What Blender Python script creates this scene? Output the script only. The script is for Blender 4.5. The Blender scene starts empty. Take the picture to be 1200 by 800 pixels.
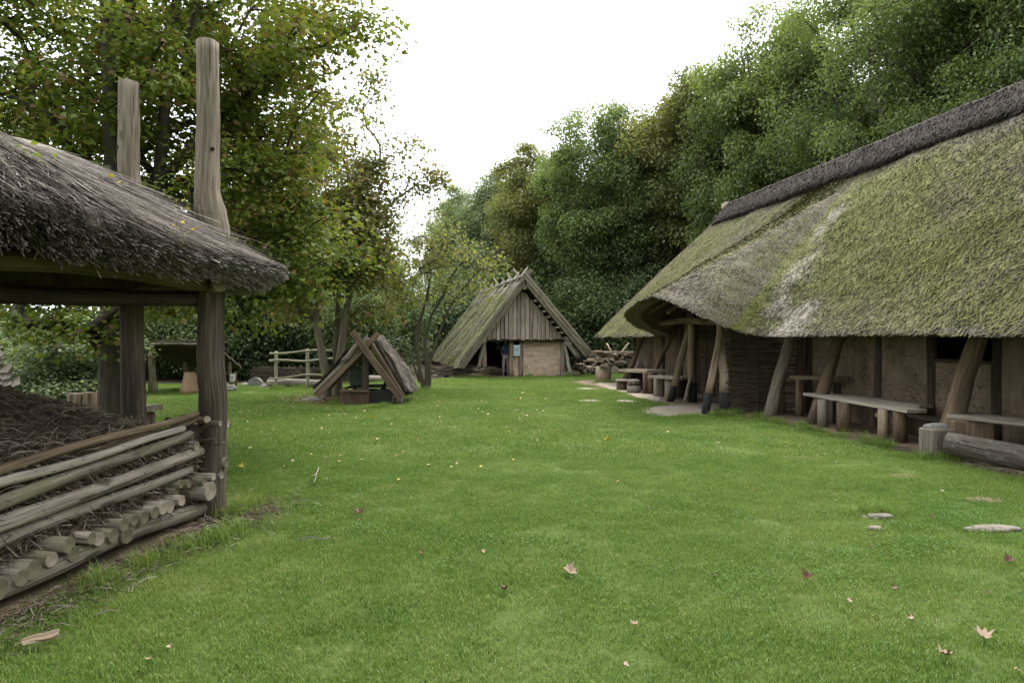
import bpy, math, random
import numpy as np
from mathutils import Vector, Matrix

SC = bpy.context.scene
COL = SC.collection
R = math.radians
rng = np.random.default_rng(7)
random.seed(7)

# ------------------------------------------------------------------ camera
CAM_H, FPX, HOR = 1.65, 800.0, 395.0
cd = bpy.data.cameras.new('camera')
cd.lens, cd.sensor_width = 24.0, 36.0
cd.clip_start, cd.clip_end = 0.1, 1500.0
cam = bpy.data.objects.new('camera', cd)
COL.objects.link(cam)
cam.location = (0, 0, CAM_H)
cam.rotation_euler = (R(90 - 0.36), 0, 0)
SC.camera = cam

# ------------------------------------------------------------------ world and sun (bright overcast day)
SUN_EL, SUN_AZ = 58.0, 20.0          # azimuth from +y towards +x
W = bpy.data.worlds.new('World')
SC.world = W
W.use_nodes = True
wn = W.node_tree
wn.nodes.clear()
w_out = wn.nodes.new('ShaderNodeOutputWorld')
w_bg = wn.nodes.new('ShaderNodeBackground')
w_sky = wn.nodes.new('ShaderNodeTexSky')
w_sky.sky_type = 'NISHITA'
w_sky.sun_disc = False
w_sky.sun_elevation = R(SUN_EL)
w_sky.sun_rotation = R(SUN_AZ)
w_sky.air_density, w_sky.dust_density = 1.5, 4.0
w_mix = wn.nodes.new('ShaderNodeMix')
w_mix.data_type = 'RGBA'
w_mix.inputs[0].default_value = 0.88            # cloud deck over the clear sky
wn.links.new(w_sky.outputs[0], w_mix.inputs[6])
w_mix.inputs[7].default_value = (8.6, 8.9, 9.2, 1)
wn.links.new(w_mix.outputs[2], w_bg.inputs[0])
w_bg.inputs[1].default_value = 0.10
wn.links.new(w_bg.outputs[0], w_out.inputs[0])

sd = bpy.data.lights.new('sun', 'SUN')
sd.energy, sd.angle, sd.color = 1.3, R(24), (1.0, 0.96, 0.9)
sun = bpy.data.objects.new('sun', sd)
COL.objects.link(sun)
sv = Vector((math.sin(R(SUN_AZ)) * math.cos(R(SUN_EL)), math.cos(R(SUN_AZ)) * math.cos(R(SUN_EL)), math.sin(R(SUN_EL))))
sun.rotation_euler = sv.to_track_quat('Z', 'Y').to_euler()
sun.location = (0, 0, 40)

SC.view_settings.view_transform = 'Standard'
SC.view_settings.look = 'None'
SC.view_settings.exposure = 1.92
SC.view_settings.gamma = 1.0
SC.render.engine = 'CYCLES'
SC.cycles.max_bounces = 6
SC.cycles.diffuse_bounces = 4
SC.cycles.transmission_bounces = 4
SC.cycles.use_denoising = True
SC.cycles.denoiser = 'OPENIMAGEDENOISE'
SC.cycles.denoising_input_passes = 'RGB_ALBEDO_NORMAL'
SC.cycles.denoising_prefilter = 'NONE'
SC.cycles.use_adaptive_sampling = False
SC.cycles.sample_clamp_indirect = 4.0

# ------------------------------------------------------------------ placing helpers
def P(px, py, d):
    return np.array([(px - 600) / FPX * d, d, CAM_H + (HOR - py) / FPX * d])

def G(px, py):
    d = CAM_H * FPX / (py - HOR)
    return np.array([(px - 600) / FPX * d, d, 0.0])

def X(px, d):
    return (px - 600) / FPX * d

UH = np.array([-0.1568, 0.9876]); VH = np.array([0.9876, 0.1568])
def H(u, v, z):                       # long house frame: u along, v across
    return np.array([u * UH[0] + v * VH[0], u * UH[1] + v * VH[1], z])

AO = np.array([0.55, 28.0]); AA = np.array([-0.2, 0.98]); AB = np.array([0.98, 0.2])
def K(a, b, z):                       # hut frame: a back, b right
    q = AO + a * AA + b * AB
    return np.array([q[0], q[1], z])

def hashf(ix, iy, iz, seed):
    h = (ix.astype(np.int64) * 374761393 + iy.astype(np.int64) * 668265263 + iz.astype(np.int64) * 2147483647 + seed * 1274126177) & 0xffffffff
    h = ((h ^ (h >> 13)) * 1274126177) & 0xffffffff
    h = (h ^ (h >> 16)) & 0xffff
    return h / 65535.0

def vnoise(p, scale=1.0, seed=0):
    q = np.asarray(p, float).reshape(-1, 3) * scale
    i = np.floor(q); f = q - i
    f = f * f * (3 - 2 * f)
    r = 0
    for dx in (0, 1):
        for dy in (0, 1):
            for dz in (0, 1):
                w = (f[:, 0] if dx else 1 - f[:, 0]) * (f[:, 1] if dy else 1 - f[:, 1]) * (f[:, 2] if dz else 1 - f[:, 2])
                r = r + w * hashf(i[:, 0] + dx, i[:, 1] + dy, i[:, 2] + dz, seed)
    return r                          # 0..1

def smooth(e0, e1, x):
    t = np.clip((x - e0) / (e1 - e0), 0, 1)
    return t * t * (3 - 2 * t)

def unit(v):
    v = np.asarray(v, float)
    return v / np.maximum(np.linalg.norm(v, axis=-1, keepdims=True), 1e-9)

# ------------------------------------------------------------------ materials
def new_mat(name):
    m = bpy.data.materials.new(name)
    m.use_nodes = True
    nt = m.node_tree
    b = nt.nodes['Principled BSDF']
    b.inputs['Roughness'].default_value = 0.9
    b.inputs['Specular IOR Level'].default_value = 0.2
    return m, nt, b

def node(nt, t, **kw):
    n = nt.nodes.new(t)
    for k, v in kw.items():
        if k.startswith('i_'):
            key = k[2:]
            key = int(key) if key.isdigit() else key.replace('_', ' ')
            s = n.inputs[key]
            if hasattr(v, 'is_output') or isinstance(v, bpy.types.NodeSocket):
                nt.links.new(v, s)
            else:
                s.default_value = v
        else:
            setattr(n, k, v)
    return n

def ramp(nt, fac, stops):
    n = nt.nodes.new('ShaderNodeValToRGB')
    nt.links.new(fac, n.inputs[0])
    el = n.color_ramp.elements
    while len(el) < len(stops):
        el.new(0.5)
    for e, (p, c) in zip(el, stops):
        e.position = p
        e.color = (*c, 1)
    return n.outputs[0]

def mixc(nt, fac, a, b, mode='MIX'):
    n = nt.nodes.new('ShaderNodeMix')
    n.data_type = 'RGBA'
    n.blend_type = mode
    for s, v in ((n.inputs[0], fac), (n.inputs[6], a), (n.inputs[7], b)):
        if isinstance(v, bpy.types.NodeSocket):
            nt.links.new(v, s)
        elif isinstance(v, tuple):
            s.default_value = (*v, 1)
        else:
            s.default_value = v
    return n.outputs[2]

def mth(nt, op, a, b=None, c=None):
    n = nt.nodes.new('ShaderNodeMath')
    n.operation = op
    for i, v in enumerate((a, b, c)):
        if v is None:
            continue
        if isinstance(v, bpy.types.NodeSocket):
            nt.links.new(v, n.inputs[i])
        else:
            n.inputs[i].default_value = v
    return n.outputs[0]

def noise(nt, vec, scale, detail=4, rough=0.55):
    n = node(nt, 'ShaderNodeTexNoise', i_Scale=scale, i_Detail=detail, i_Roughness=rough)
    if vec is not None:
        nt.links.new(vec, n.inputs['Vector'])
    return n.outputs[0]

def mapping(nt, vec, scale):
    n = node(nt, 'ShaderNodeMapping')
    nt.links.new(vec, n.inputs['Vector'])
    n.inputs['Scale'].default_value = scale
    return n.outputs[0]

def bump(nt, b, h, strength, dist=0.02):
    n = node(nt, 'ShaderNodeBump', i_Strength=strength, i_Distance=dist, i_Height=h)
    nt.links.new(n.outputs[0], b.inputs['Normal'])

def attr(nt, name):
    return node(nt, 'ShaderNodeAttribute', attribute_name=name).outputs['Fac']

def objrand(nt):
    return node(nt, 'ShaderNodeObjectInfo').outputs['Random']

def m_wood(name, dark, light, moss=None, moss_amt=0.0, bs=0.5, spots=None, knots=0.0):
    m, nt, b = new_mat(name)
    uv = node(nt, 'ShaderNodeUVMap').outputs[0]
    orn = objrand(nt)
    off = node(nt, 'ShaderNodeVectorMath', operation='ADD', i_0=uv)
    cb = node(nt, 'ShaderNodeCombineXYZ', i_X=mth(nt, 'MULTIPLY', orn, 37.0), i_Y=mth(nt, 'MULTIPLY', orn, 91.0))
    nt.links.new(cb.outputs[0], off.inputs[1])
    v = off.outputs[0]
    g1 = noise(nt, mapping(nt, v, (42, 1.6, 1)), 1.0, 7, 0.6)
    g2 = noise(nt, mapping(nt, v, (5, 1.2, 1)), 1.0, 4)
    f = mth(nt, 'ADD', mth(nt, 'MULTIPLY', g1, 0.65), mth(nt, 'MULTIPLY', g2, 0.35))
    f = mth(nt, 'ADD', f, mth(nt, 'MULTIPLY', mth(nt, 'SUBTRACT', orn, 0.5), 0.14))
    mid = tuple((a + c) / 2 * 0.95 for a, c in zip(dark, light))
    c = ramp(nt, f, [(0.36, dark), (0.5, mid), (0.66, light)])
    crack = noise(nt, mapping(nt, v, (26, 0.55, 1)), 1.0, 3)
    cm = mth(nt, 'SUBTRACT', 1.0, mth(nt, 'MULTIPLY', mth(nt, 'LESS_THAN', crack, 0.36), 0.6))
    c = mixc(nt, 1.0, c, node(nt, 'ShaderNodeCombineXYZ', i_0=cm, i_1=cm, i_2=cm).outputs[0], 'MULTIPLY')
    if knots:
        vo = node(nt, 'ShaderNodeTexVoronoi', i_Scale=1.0)
        nt.links.new(mapping(nt, v, (3.2, 1.5, 1)), vo.inputs['Vector'])
        kd = mth(nt, 'ADD', vo.outputs['Distance'], mth(nt, 'MULTIPLY', mth(nt, 'SUBTRACT', noise(nt, mapping(nt, v, (20, 14, 1)), 1.0, 3), 0.5), 0.10))
        kk = mth(nt, 'MULTIPLY', mth(nt, 'MAXIMUM', mth(nt, 'SUBTRACT', 1.0, mth(nt, 'MULTIPLY', kd, 6.5)), 0.0), knots)
        kk = mth(nt, 'MINIMUM', mth(nt, 'MULTIPLY', kk, 2.0), 0.85)
        c = mixc(nt, kk, c, tuple(q * 0.6 for q in dark))
    tc = node(nt, 'ShaderNodeNewGeometry').outputs['Position']
    if moss:
        k = noise(nt, tc, 5.0, 5)
        k = mth(nt, 'MULTIPLY', mth(nt, 'SMOOTH_MIN', mth(nt, 'MULTIPLY', mth(nt, 'MAXIMUM', mth(nt, 'SUBTRACT', k, 0.45), 0.0), 6.0), 1.0, 0.1), moss_amt)
        c = mixc(nt, k, c, moss)
    if spots:
        k = noise(nt, tc, 11.0, 6, 0.65)
        k = mth(nt, 'MULTIPLY', mth(nt, 'GREATER_THAN', k, 0.58), 0.75)
        c = mixc(nt, k, c, spots)
    nt.links.new(c, b.inputs['Base Color'])
    h = mth(nt, 'ADD', g1, mth(nt, 'MULTIPLY', mth(nt, 'GREATER_THAN', crack, 0.36), 0.5))
    bump(nt, b, h, bs, 0.015)
    return m

def m_endgrain(name, dark, light):
    m, nt, b = new_mat(name)
    uv = node(nt, 'ShaderNodeUVMap').outputs[0]
    ln = node(nt, 'ShaderNodeVectorMath', operation='LENGTH', i_0=uv).outputs['Value']
    n = noise(nt, uv, 30.0, 3)
    s = mth(nt, 'SINE', mth(nt, 'ADD', mth(nt, 'MULTIPLY', ln, 560.0), mth(nt, 'MULTIPLY', n, 5.0)))
    f = mth(nt, 'ADD', mth(nt, 'MULTIPLY', s, 0.14), mth(nt, 'ADD', noise(nt, uv, 9.0, 5), mth(nt, 'MULTIPLY', objrand(nt), 0.15)))
    nt.links.new(ramp(nt, f, [(0.3, dark), (0.8, light)]), b.inputs['Base Color'])
    bump(nt, b, f, 0.3, 0.01)
    return m

def m_thatch(name, dark, light, moss, bleach, uvscale=(70, 7, 1), bs=0.9):
    m, nt, b = new_mat(name)
    uv = node(nt, 'ShaderNodeUVMap').outputs[0]
    pos = node(nt, 'ShaderNodeNewGeometry').outputs['Position']
    g = noise(nt, mapping(nt, uv, uvscale), 1.0, 6, 0.65)
    rn = attr(nt, 'rnd')
    f = mth(nt, 'ADD', mth(nt, 'MULTIPLY', g, 0.5), mth(nt, 'MULTIPLY', rn, 0.5))
    c = ramp(nt, f, [(0.24, tuple(q * 0.6 for q in dark)), (0.52, tuple((a + q) / 2 for a, q in zip(dark, light))), (0.72, light)])
    big = noise(nt, pos, 0.9, 5, 0.6)
    fine = noise(nt, pos, 14.0, 6, 0.7)
    mo = attr(nt, 'moss')
    k = mth(nt, 'ADD', mth(nt, 'MULTIPLY', big, 0.5), mth(nt, 'MULTIPLY', fine, 0.7))
    k = mth(nt, 'ADD', k, mth(nt, 'MULTIPLY', mth(nt, 'SUBTRACT', rn, 0.25), 0.4))
    k = mth(nt, 'SUBTRACT', k, mth(nt, 'SUBTRACT', 1.18, mo))
    k = mth(nt, 'MINIMUM', mth(nt, 'MAXIMUM', mth(nt, 'MULTIPLY', k, 3.4), 0.0), 0.88)
    mv = mixc(nt, mth(nt, 'ADD', mth(nt, 'MULTIPLY', fine, 0.5), mth(nt, 'MULTIPLY', rn, 0.5)), tuple(x * 0.35 for x in moss), tuple(min(1, x * 1.6) for x in moss))
    c = mixc(nt, k, c, mv)
    bl = attr(nt, 'bleach')
    k2 = mth(nt, 'ADD', mth(nt, 'MULTIPLY', fine, 0.8), mth(nt, 'MULTIPLY', rn, 0.35))
    k2 = mth(nt, 'SUBTRACT', k2, mth(nt, 'SUBTRACT', 1.15, bl))
    k2 = mth(nt, 'MINIMUM', mth(nt, 'MAXIMUM', mth(nt, 'MULTIPLY', k2, 5.0), 0.0), 0.9)
    c = mixc(nt, k2, c, bleach)
    nt.links.new(c, b.inputs['Base Color'])
    bump(nt, b, mth(nt, 'ADD', g, mth(nt, 'MULTIPLY', fine, 0.8)), bs, 0.04)
    return m

def m_leaf(name, stops, trans=0.5, var=0.12, gloss=0.02):
    m, nt, b = new_mat(name)
    nt.nodes.remove(b)
    out = nt.nodes['Material Output']
    f = mth(nt, 'ADD', attr(nt, 'rnd'), mth(nt, 'MULTIPLY', mth(nt, 'SUBTRACT', objrand(nt), 0.5), var))
    c = ramp(nt, f, stops)
    d = node(nt, 'ShaderNodeBsdfDiffuse', i_Color=c)
    tcol = mixc(nt, 1.0, c, (1.15, 1.2, 0.6), 'MULTIPLY')
    t = node(nt, 'ShaderNodeBsdfTranslucent', i_Color=tcol)
    mx = node(nt, 'ShaderNodeMixShader', i_0=trans)
    nt.links.new(d.outputs[0], mx.inputs[1]); nt.links.new(t.outputs[0], mx.inputs[2])
    g = node(nt, 'ShaderNodeBsdfGlossy', i_Roughness=0.45)
    g.inputs['Color'].default_value = (0.9, 0.95, 1, 1)
    m2 = node(nt, 'ShaderNodeMixShader', i_0=gloss)
    nt.links.new(mx.outputs[0], m2.inputs[1]); nt.links.new(g.outputs[0], m2.inputs[2])
    nt.links.new(m2.outputs[0], out.inputs[0])
    return m

def m_noise(name, stops, scale=3.0, detail=8, bs=0.4, dist=0.03, stretch=None, rough=0.95, rgh=0.6, crack=0.0):
    m, nt, b = new_mat(name)
    pos = node(nt, 'ShaderNodeNewGeometry').outputs['Position']
    if stretch:
        pos = mapping(nt, pos, stretch)
    n1 = noise(nt, pos, scale, detail, rgh)
    n2 = noise(nt, pos, scale * 6, 6, 0.65)
    f = mth(nt, 'ADD', mth(nt, 'MULTIPLY', n1, 0.6), mth(nt, 'MULTIPLY', n2, 0.4))
    c = ramp(nt, f, stops)
    if crack:
        w = node(nt, 'ShaderNodeVectorMath', operation='ADD', i_0=pos)
        dn = node(nt, 'ShaderNodeTexNoise', i_Scale=3.0, i_Detail=5.0)
        nt.links.new(pos, dn.inputs['Vector']); nt.links.new(dn.outputs['Color'], w.inputs[1])
        vo = node(nt, 'ShaderNodeTexVoronoi', i_Scale=1.6, feature='DISTANCE_TO_EDGE')
        nt.links.new(w.outputs[0], vo.inputs['Vector'])
        ck = mth(nt, 'MULTIPLY', mth(nt, 'LESS_THAN', vo.outputs['Distance'], 0.012), mth(nt, 'GREATER_THAN', noise(nt, pos, 1.7, 3), 0.47))
        c = mixc(nt, mth(nt, 'MULTIPLY', ck, crack), c, tuple(q * 0.35 for q in stops[0][1]))
        st = noise(nt, mapping(nt, pos, (7, 7, 0.7)), 1.0, 5)
        c = mixc(nt, mth(nt, 'MULTIPLY', mth(nt, 'MAXIMUM', mth(nt, 'SUBTRACT', st, 0.5), 0.0), 2.2), c, tuple(q * 0.6 for q in stops[0][1]))
        sp = mth(nt, 'GREATER_THAN', noise(nt, mapping(nt, pos, (40, 40, 9)), 1.0, 2), 0.70)
        c = mixc(nt, mth(nt, 'MULTIPLY', sp, 0.25), c, tuple(min(1, q * 1.5) for q in stops[-1][1]))
        f = mth(nt, 'SUBTRACT', f, mth(nt, 'MULTIPLY', ck, 0.4))
    nt.links.new(c, b.inputs['Base Color'])
    b.inputs['Roughness'].default_value = rough
    bump(nt, b, f, bs, dist)
    return m

def m_plain(name, c, rough=0.7):
    return m_noise(name, [(0.35, tuple(x * 0.8 for x in c)), (0.65, tuple(min(1, x * 1.12) for x in c))], 9.0, 4, 0.15, 0.005, None, rough)

M = {}
M['wood_grey'] = m_wood('weathered_grey_wood', (0.085, 0.07, 0.055), (0.31, 0.265, 0.21), bs=0.7, knots=1.0)
M['wood_post'] = m_wood('pale_post_wood', (0.115, 0.092, 0.068), (0.34, 0.29, 0.225), (0.13, 0.13, 0.06), 0.2, 0.7, knots=1.0)
M['post_shade'] = m_wood('shaded_post_wood', (0.045, 0.034, 0.025), (0.17, 0.135, 0.10), bs=0.7, knots=1.0)  # post wood darkened to carry the shade under the barrack roof
M['wood_moss'] = m_wood('mossy_pole_wood', (0.065, 0.055, 0.041), (0.27, 0.235, 0.18), (0.12, 0.12, 0.05), 0.4, 0.7, knots=1.0)
M['wood_brown'] = m_wood('brown_post_wood', (0.055, 0.038, 0.025), (0.20, 0.145, 0.095))
M['wood_tan'] = m_wood('tan_post_wood', (0.12, 0.085, 0.055), (0.36, 0.28, 0.20), bs=0.7, knots=1.0)
M['wood_dark'] = m_wood('dark_old_wood', (0.022, 0.017, 0.012), (0.075, 0.058, 0.042))
M['wood_gable'] = m_wood('gable_board_wood', (0.115, 0.087, 0.068), (0.42, 0.345, 0.285))
M['wood_silver'] = m_wood('silvered_plank_wood', (0.12, 0.105, 0.085), (0.40, 0.35, 0.285))
M['wood_lichen'] = m_wood('lichen_log_wood', (0.06, 0.05, 0.04), (0.20, 0.175, 0.142), spots=(0.17, 0.165, 0.155))
M['wood_char'] = m_wood('charred_wood', (0.012, 0.012, 0.013), (0.035, 0.034, 0.036))
M['wood_red'] = m_wood('brown_board_wood', (0.035, 0.022, 0.015), (0.13, 0.085, 0.058))
M['wood_pale'] = m_wood('pale_split_wood', (0.20, 0.15, 0.10), (0.52, 0.42, 0.30))
M['wood_rail'] = m_wood('green_grey_rail_wood', (0.125, 0.112, 0.078), (0.37, 0.34, 0.25), (0.2, 0.22, 0.1), 0.4)
M['withy'] = m_wood('withy_bark', (0.03, 0.022, 0.016), (0.115, 0.09, 0.066))
M['end'] = m_endgrain('end_grain', (0.10, 0.08, 0.057), (0.33, 0.28, 0.215))
M['end_dark'] = m_endgrain('end_grain_dark', (0.045, 0.04, 0.026), (0.17, 0.15, 0.095))
M['bark'] = m_wood('tree_bark', (0.025, 0.02, 0.015), (0.09, 0.075, 0.055), (0.06, 0.065, 0.025), 0.5, 0.9)
M['bark_pale'] = m_wood('smooth_bark', (0.06, 0.05, 0.036), (0.17, 0.145, 0.10), (0.10, 0.11, 0.05), 0.4, 0.6)
M['thatch_house'] = m_thatch('mossy_thatch', (0.075, 0.062, 0.045), (0.27, 0.235, 0.18), (0.148, 0.158, 0.04), (0.43, 0.38, 0.32))
M['thatch_ridge'] = m_thatch('heather_ridge', (0.022, 0.018, 0.015), (0.095, 0.078, 0.065), (0.1, 0.11, 0.03), (0.2, 0.18, 0.16))
M['thatch_hut'] = m_thatch('hut_thatch', (0.085, 0.075, 0.055), (0.30, 0.275, 0.21), (0.17, 0.185, 0.06), (0.40, 0.36, 0.30))
M['thatch_barrack'] = m_thatch('reed_thatch', (0.05, 0.041, 0.033), (0.38, 0.33, 0.28), (0.14, 0.15, 0.03), (0.42, 0.37, 0.325), (55, 4, 1))
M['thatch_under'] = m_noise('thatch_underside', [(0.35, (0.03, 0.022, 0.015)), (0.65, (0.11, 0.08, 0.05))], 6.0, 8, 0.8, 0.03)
M['daub'] = m_noise('house_daub', [(0.3, (0.085, 0.06, 0.043)), (0.5, (0.16, 0.117, 0.083)), (0.7, (0.235, 0.175, 0.126))], 2.2, 8, 0.6, 0.03, crack=0.8)
M['daub_hut'] = m_noise('hut_daub', [(0.3, (0.29, 0.215, 0.145)), (0.5, (0.45, 0.35, 0.245)), (0.7, (0.55, 0.44, 0.32))], 2.5, 8, 0.9, 0.05, (1, 1, 4), crack=0.5)
M['clay'] = m_noise('oven_clay', [(0.3, (0.20, 0.12, 0.075)), (0.7, (0.33, 0.22, 0.15))], 3.0, 6, 0.4, 0.02)
M['stone'] = m_noise('grey_stone', [(0.3, (0.095, 0.088, 0.078)), (0.7, (0.25, 0.235, 0.21))], 7.0, 8, 0.5, 0.02)
M['stone_pale'] = m_noise('pale_stone', [(0.3, (0.10, 0.083, 0.066)), (0.5, (0.17, 0.148, 0.12)), (0.7, (0.26, 0.23, 0.19))], 7.0, 8, 0.5, 0.02)
M['dirt'] = m_noise('trodden_earth', [(0.3, (0.085, 0.058, 0.04)), (0.5, (0.15, 0.105, 0.072)), (0.7, (0.23, 0.17, 0.12))], 1.7, 10, 0.9, 0.03)
M['sand'] = m_noise('pale_sand', [(0.3, (0.17, 0.135, 0.10)), (0.5, (0.27, 0.222, 0.17)), (0.7, (0.37, 0.315, 0.25))], 1.5, 10, 0.5, 0.02)
M['litter'] = m_noise('forest_floor', [(0.3, (0.02, 0.016, 0.01)), (0.5, (0.05, 0.04, 0.022)), (0.7, (0.09, 0.07, 0.04))], 2.0, 10, 0.9, 0.05)
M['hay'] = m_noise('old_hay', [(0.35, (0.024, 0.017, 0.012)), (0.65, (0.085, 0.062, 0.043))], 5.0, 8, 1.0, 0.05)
M['sign'] = m_plain('pale_blue_sign', (0.42, 0.52, 0.55), 0.4)
M['white'] = m_plain('white_enamel', (0.75, 0.75, 0.73), 0.4)
M['print'] = m_plain('dark_print', (0.12, 0.14, 0.15), 0.6)
M['iron'] = m_plain('black_iron', (0.015, 0.014, 0.013), 0.5)
M['greyboard'] = m_plain('grey_board', (0.20, 0.21, 0.20), 0.5)
M['skin'] = m_plain('skin', (0.45, 0.28, 0.2), 0.5)
M['hair'] = m_plain('dark_hair', (0.03, 0.02, 0.015), 0.6)
M['jacket'] = m_noise('patterned_jacket', [(0.4, (0.02, 0.025, 0.045)), (0.55, (0.07, 0.09, 0.14)), (0.62, (0.36, 0.4, 0.48))], 9.0, 3, 0.2)
M['trousers'] = m_plain('mauve_grey_trousers', (0.36, 0.28, 0.29), 0.8)
M['shoe'] = m_plain('dark_shoe', (0.03, 0.025, 0.022), 0.5)

def m_grass():
    m, nt, b = new_mat('grass_blades')
    nt.nodes.remove(b)
    out = nt.nodes['Material Output']
    pos = node(nt, 'ShaderNodeNewGeometry').outputs['Position']
    n1 = noise(nt, pos, 0.55, 5, 0.6)
    n2 = noise(nt, pos, 3.2, 4, 0.6)
    f = mth(nt, 'ADD', mth(nt, 'MULTIPLY', n1, 0.55), mth(nt, 'MULTIPLY', n2, 0.45))
    f = mth(nt, 'ADD', f, mth(nt, 'MULTIPLY', mth(nt, 'SUBTRACT', attr(nt, 'rnd'), 0.5), 0.30))
    c = ramp(nt, f, [(0.24, (0.080, 0.158, 0.028)), (0.42, (0.128, 0.216, 0.038)), (0.56, (0.170, 0.25, 0.048)), (0.74, (0.255, 0.288, 0.085))])
    straw = mth(nt, 'GREATER_THAN', attr(nt, 'rnd'), 0.972)
    c = mixc(nt, mth(nt, 'MULTIPLY', straw, 0.7), c, (0.34, 0.31, 0.17))
    d = node(nt, 'ShaderNodeBsdfDiffuse', i_Color=c)
    t = node(nt, 'ShaderNodeBsdfTranslucent', i_Color=c)
    mx = node(nt, 'ShaderNodeMixShader', i_0=0.35)
    nt.links.new(d.outputs[0], mx.inputs[1]); nt.links.new(t.outputs[0], mx.inputs[2])
    g = node(nt, 'ShaderNodeBsdfGlossy', i_Roughness=0.4)
    m2 = node(nt, 'ShaderNodeMixShader', i_0=0.018)
    nt.links.new(mx.outputs[0], m2.inputs[1]); nt.links.new(g.outputs[0], m2.inputs[2])
    nt.links.new(m2.outputs[0], out.inputs[0])
    return m
M['grass'] = m_grass()

def m_lawn():
    m, nt, b = new_mat('lawn_ground')
    pos = node(nt, 'ShaderNodeNewGeometry').outputs['Position']
    n1 = noise(nt, pos, 0.55, 5, 0.6)
    n2 = noise(nt, pos, 3.2, 6, 0.65)
    n3 = noise(nt, pos, 45.0, 6, 0.7)
    f = mth(nt, 'ADD', mth(nt, 'MULTIPLY', n1, 0.4), mth(nt, 'ADD', mth(nt, 'MULTIPLY', n2, 0.3), mth(nt, 'MULTIPLY', n3, 0.3)))
    c = ramp(nt, f, [(0.3, (0.046, 0.078, 0.016)), (0.5, (0.085, 0.13, 0.025)), (0.7, (0.13, 0.155, 0.042))])
    nt.links.new(c, b.inputs['Base Color'])
    bump(nt, b, mth(nt, 'ADD', n2, n3), 0.8, 0.04)
    return m
M['lawn'] = m_lawn()

OAK = [(0.0, (0.052, 0.076, 0.032)), (0.35, (0.115, 0.155, 0.056)), (0.7, (0.18, 0.228, 0.085)), (1.0, (0.27, 0.3, 0.115))]
OLIVE = [(0.0, (0.07, 0.078, 0.034)), (0.4, (0.158, 0.17, 0.066)), (0.75, (0.235, 0.235, 0.092)), (1.0, (0.3, 0.25, 0.1))]
GREYG = [(0.0, (0.08, 0.105, 0.062)), (0.4, (0.175, 0.215, 0.125)), (0.8, (0.265, 0.31, 0.18)), (1.0, (0.33, 0.36, 0.21))]
DARKG = [(0.0, (0.034, 0.05, 0.02)), (0.5, (0.082, 0.112, 0.046)), (1.0, (0.165, 0.2, 0.085))]
MAPLE = [(0.0, (0.06, 0.082, 0.018)), (0.4, (0.13, 0.172, 0.036)), (0.66, (0.195, 0.23, 0.05)), (0.8, (0.28, 0.26, 0.065)), (0.86, (0.21, 0.13, 0.065)), (1.0, (0.18, 0.1, 0.055))]
YMAPLE = [(0.0, (0.06, 0.075, 0.022)), (0.4, (0.13, 0.148, 0.042)), (0.62, (0.19, 0.195, 0.058)), (0.74, (0.28, 0.215, 0.07)), (0.82, (0.21, 0.125, 0.07)), (1.0, (0.18, 0.095, 0.06))]
M['oak'] = m_leaf('oak_leaves', OAK)
M['olive'] = m_leaf('olive_leaves', OLIVE)
M['greyg'] = m_leaf('grey_green_leaves', GREYG)
M['darkg'] = m_leaf('dark_evergreen_leaves', DARKG, 0.3, 0.12, 0.01)
M['maple'] = m_leaf('maple_leaves', MAPLE, 0.4)
M['ymaple'] = m_leaf('turning_maple_leaves', YMAPLE, 0.4)
M['fallen'] = m_leaf('fallen_leaf', [(0.0, (0.14, 0.075, 0.045)), (0.4, (0.36, 0.24, 0.15)), (0.7, (0.50, 0.38, 0.27)), (1.0, (0.55, 0.42, 0.12))], 0.15, 0.0)
M['brownleaf'] = m_leaf('dry_brown_leaf', [(0.0, (0.07, 0.035, 0.02)), (1.0, (0.17, 0.09, 0.055))], 0.1, 0.3)
M['paleleaf'] = m_leaf('dry_pale_leaf', [(0.0, (0.28, 0.195, 0.135)), (1.0, (0.42, 0.32, 0.235))], 0.1, 0.3)
M['yellowleaf'] = m_leaf('yellow_leaf', [(0.0, (0.42, 0.33, 0.04)), (1.0, (0.62, 0.50, 0.10))], 0.25, 0.3)
M['clover'] = m_leaf('clover_leaves', [(0.0, (0.055, 0.115, 0.018)), (0.6, (0.10, 0.185, 0.028)), (1.0, (0.17, 0.24, 0.05))], 0.35, 0.12, 0.012)
M['straw'] = m_leaf('loose_straw', [(0.0, (0.035, 0.026, 0.018)), (0.6, (0.135, 0.102, 0.072)), (1.0, (0.30, 0.24, 0.175))], 0.1, 0.0, 0.03)

# ------------------------------------------------------------------ mesh helpers
def put(name, me, mat=None, parent=None, loc=None):
    o = bpy.data.objects.new(name, me)
    COL.objects.link(o)
    if mat is not None and me is not None:
        for q in (mat if isinstance(mat, (list, tuple)) else [mat]):
            me.materials.append(q)
    if parent is not None:
        o.parent = parent                       # shapes are given in world space; the base of the thing is undone here
        pm = Matrix.Translation(parent.location) @ Matrix.Rotation(parent.rotation_euler.z, 4, 'Z')
        if parent.parent is None:
            o.matrix_parent_inverse = pm.inverted()
    if loc is not None:
        o.location = loc
    return o

def tag(o, label=None, cat=None, group=None, kind=None):
    if label: o['label'] = label
    if cat: o['category'] = cat
    if group: o['group'] = group
    if kind: o['kind'] = kind
    return o

def thing(name, label, cat, group=None, loc=(0, 0, 0), rz=0.0):
    o = bpy.data.objects.new(name, None)
    o.empty_display_size = 0.2
    COL.objects.link(o)
    o.location = loc
    o.rotation_euler = (0, 0, rz)
    return tag(o, label, cat, group)

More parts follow.
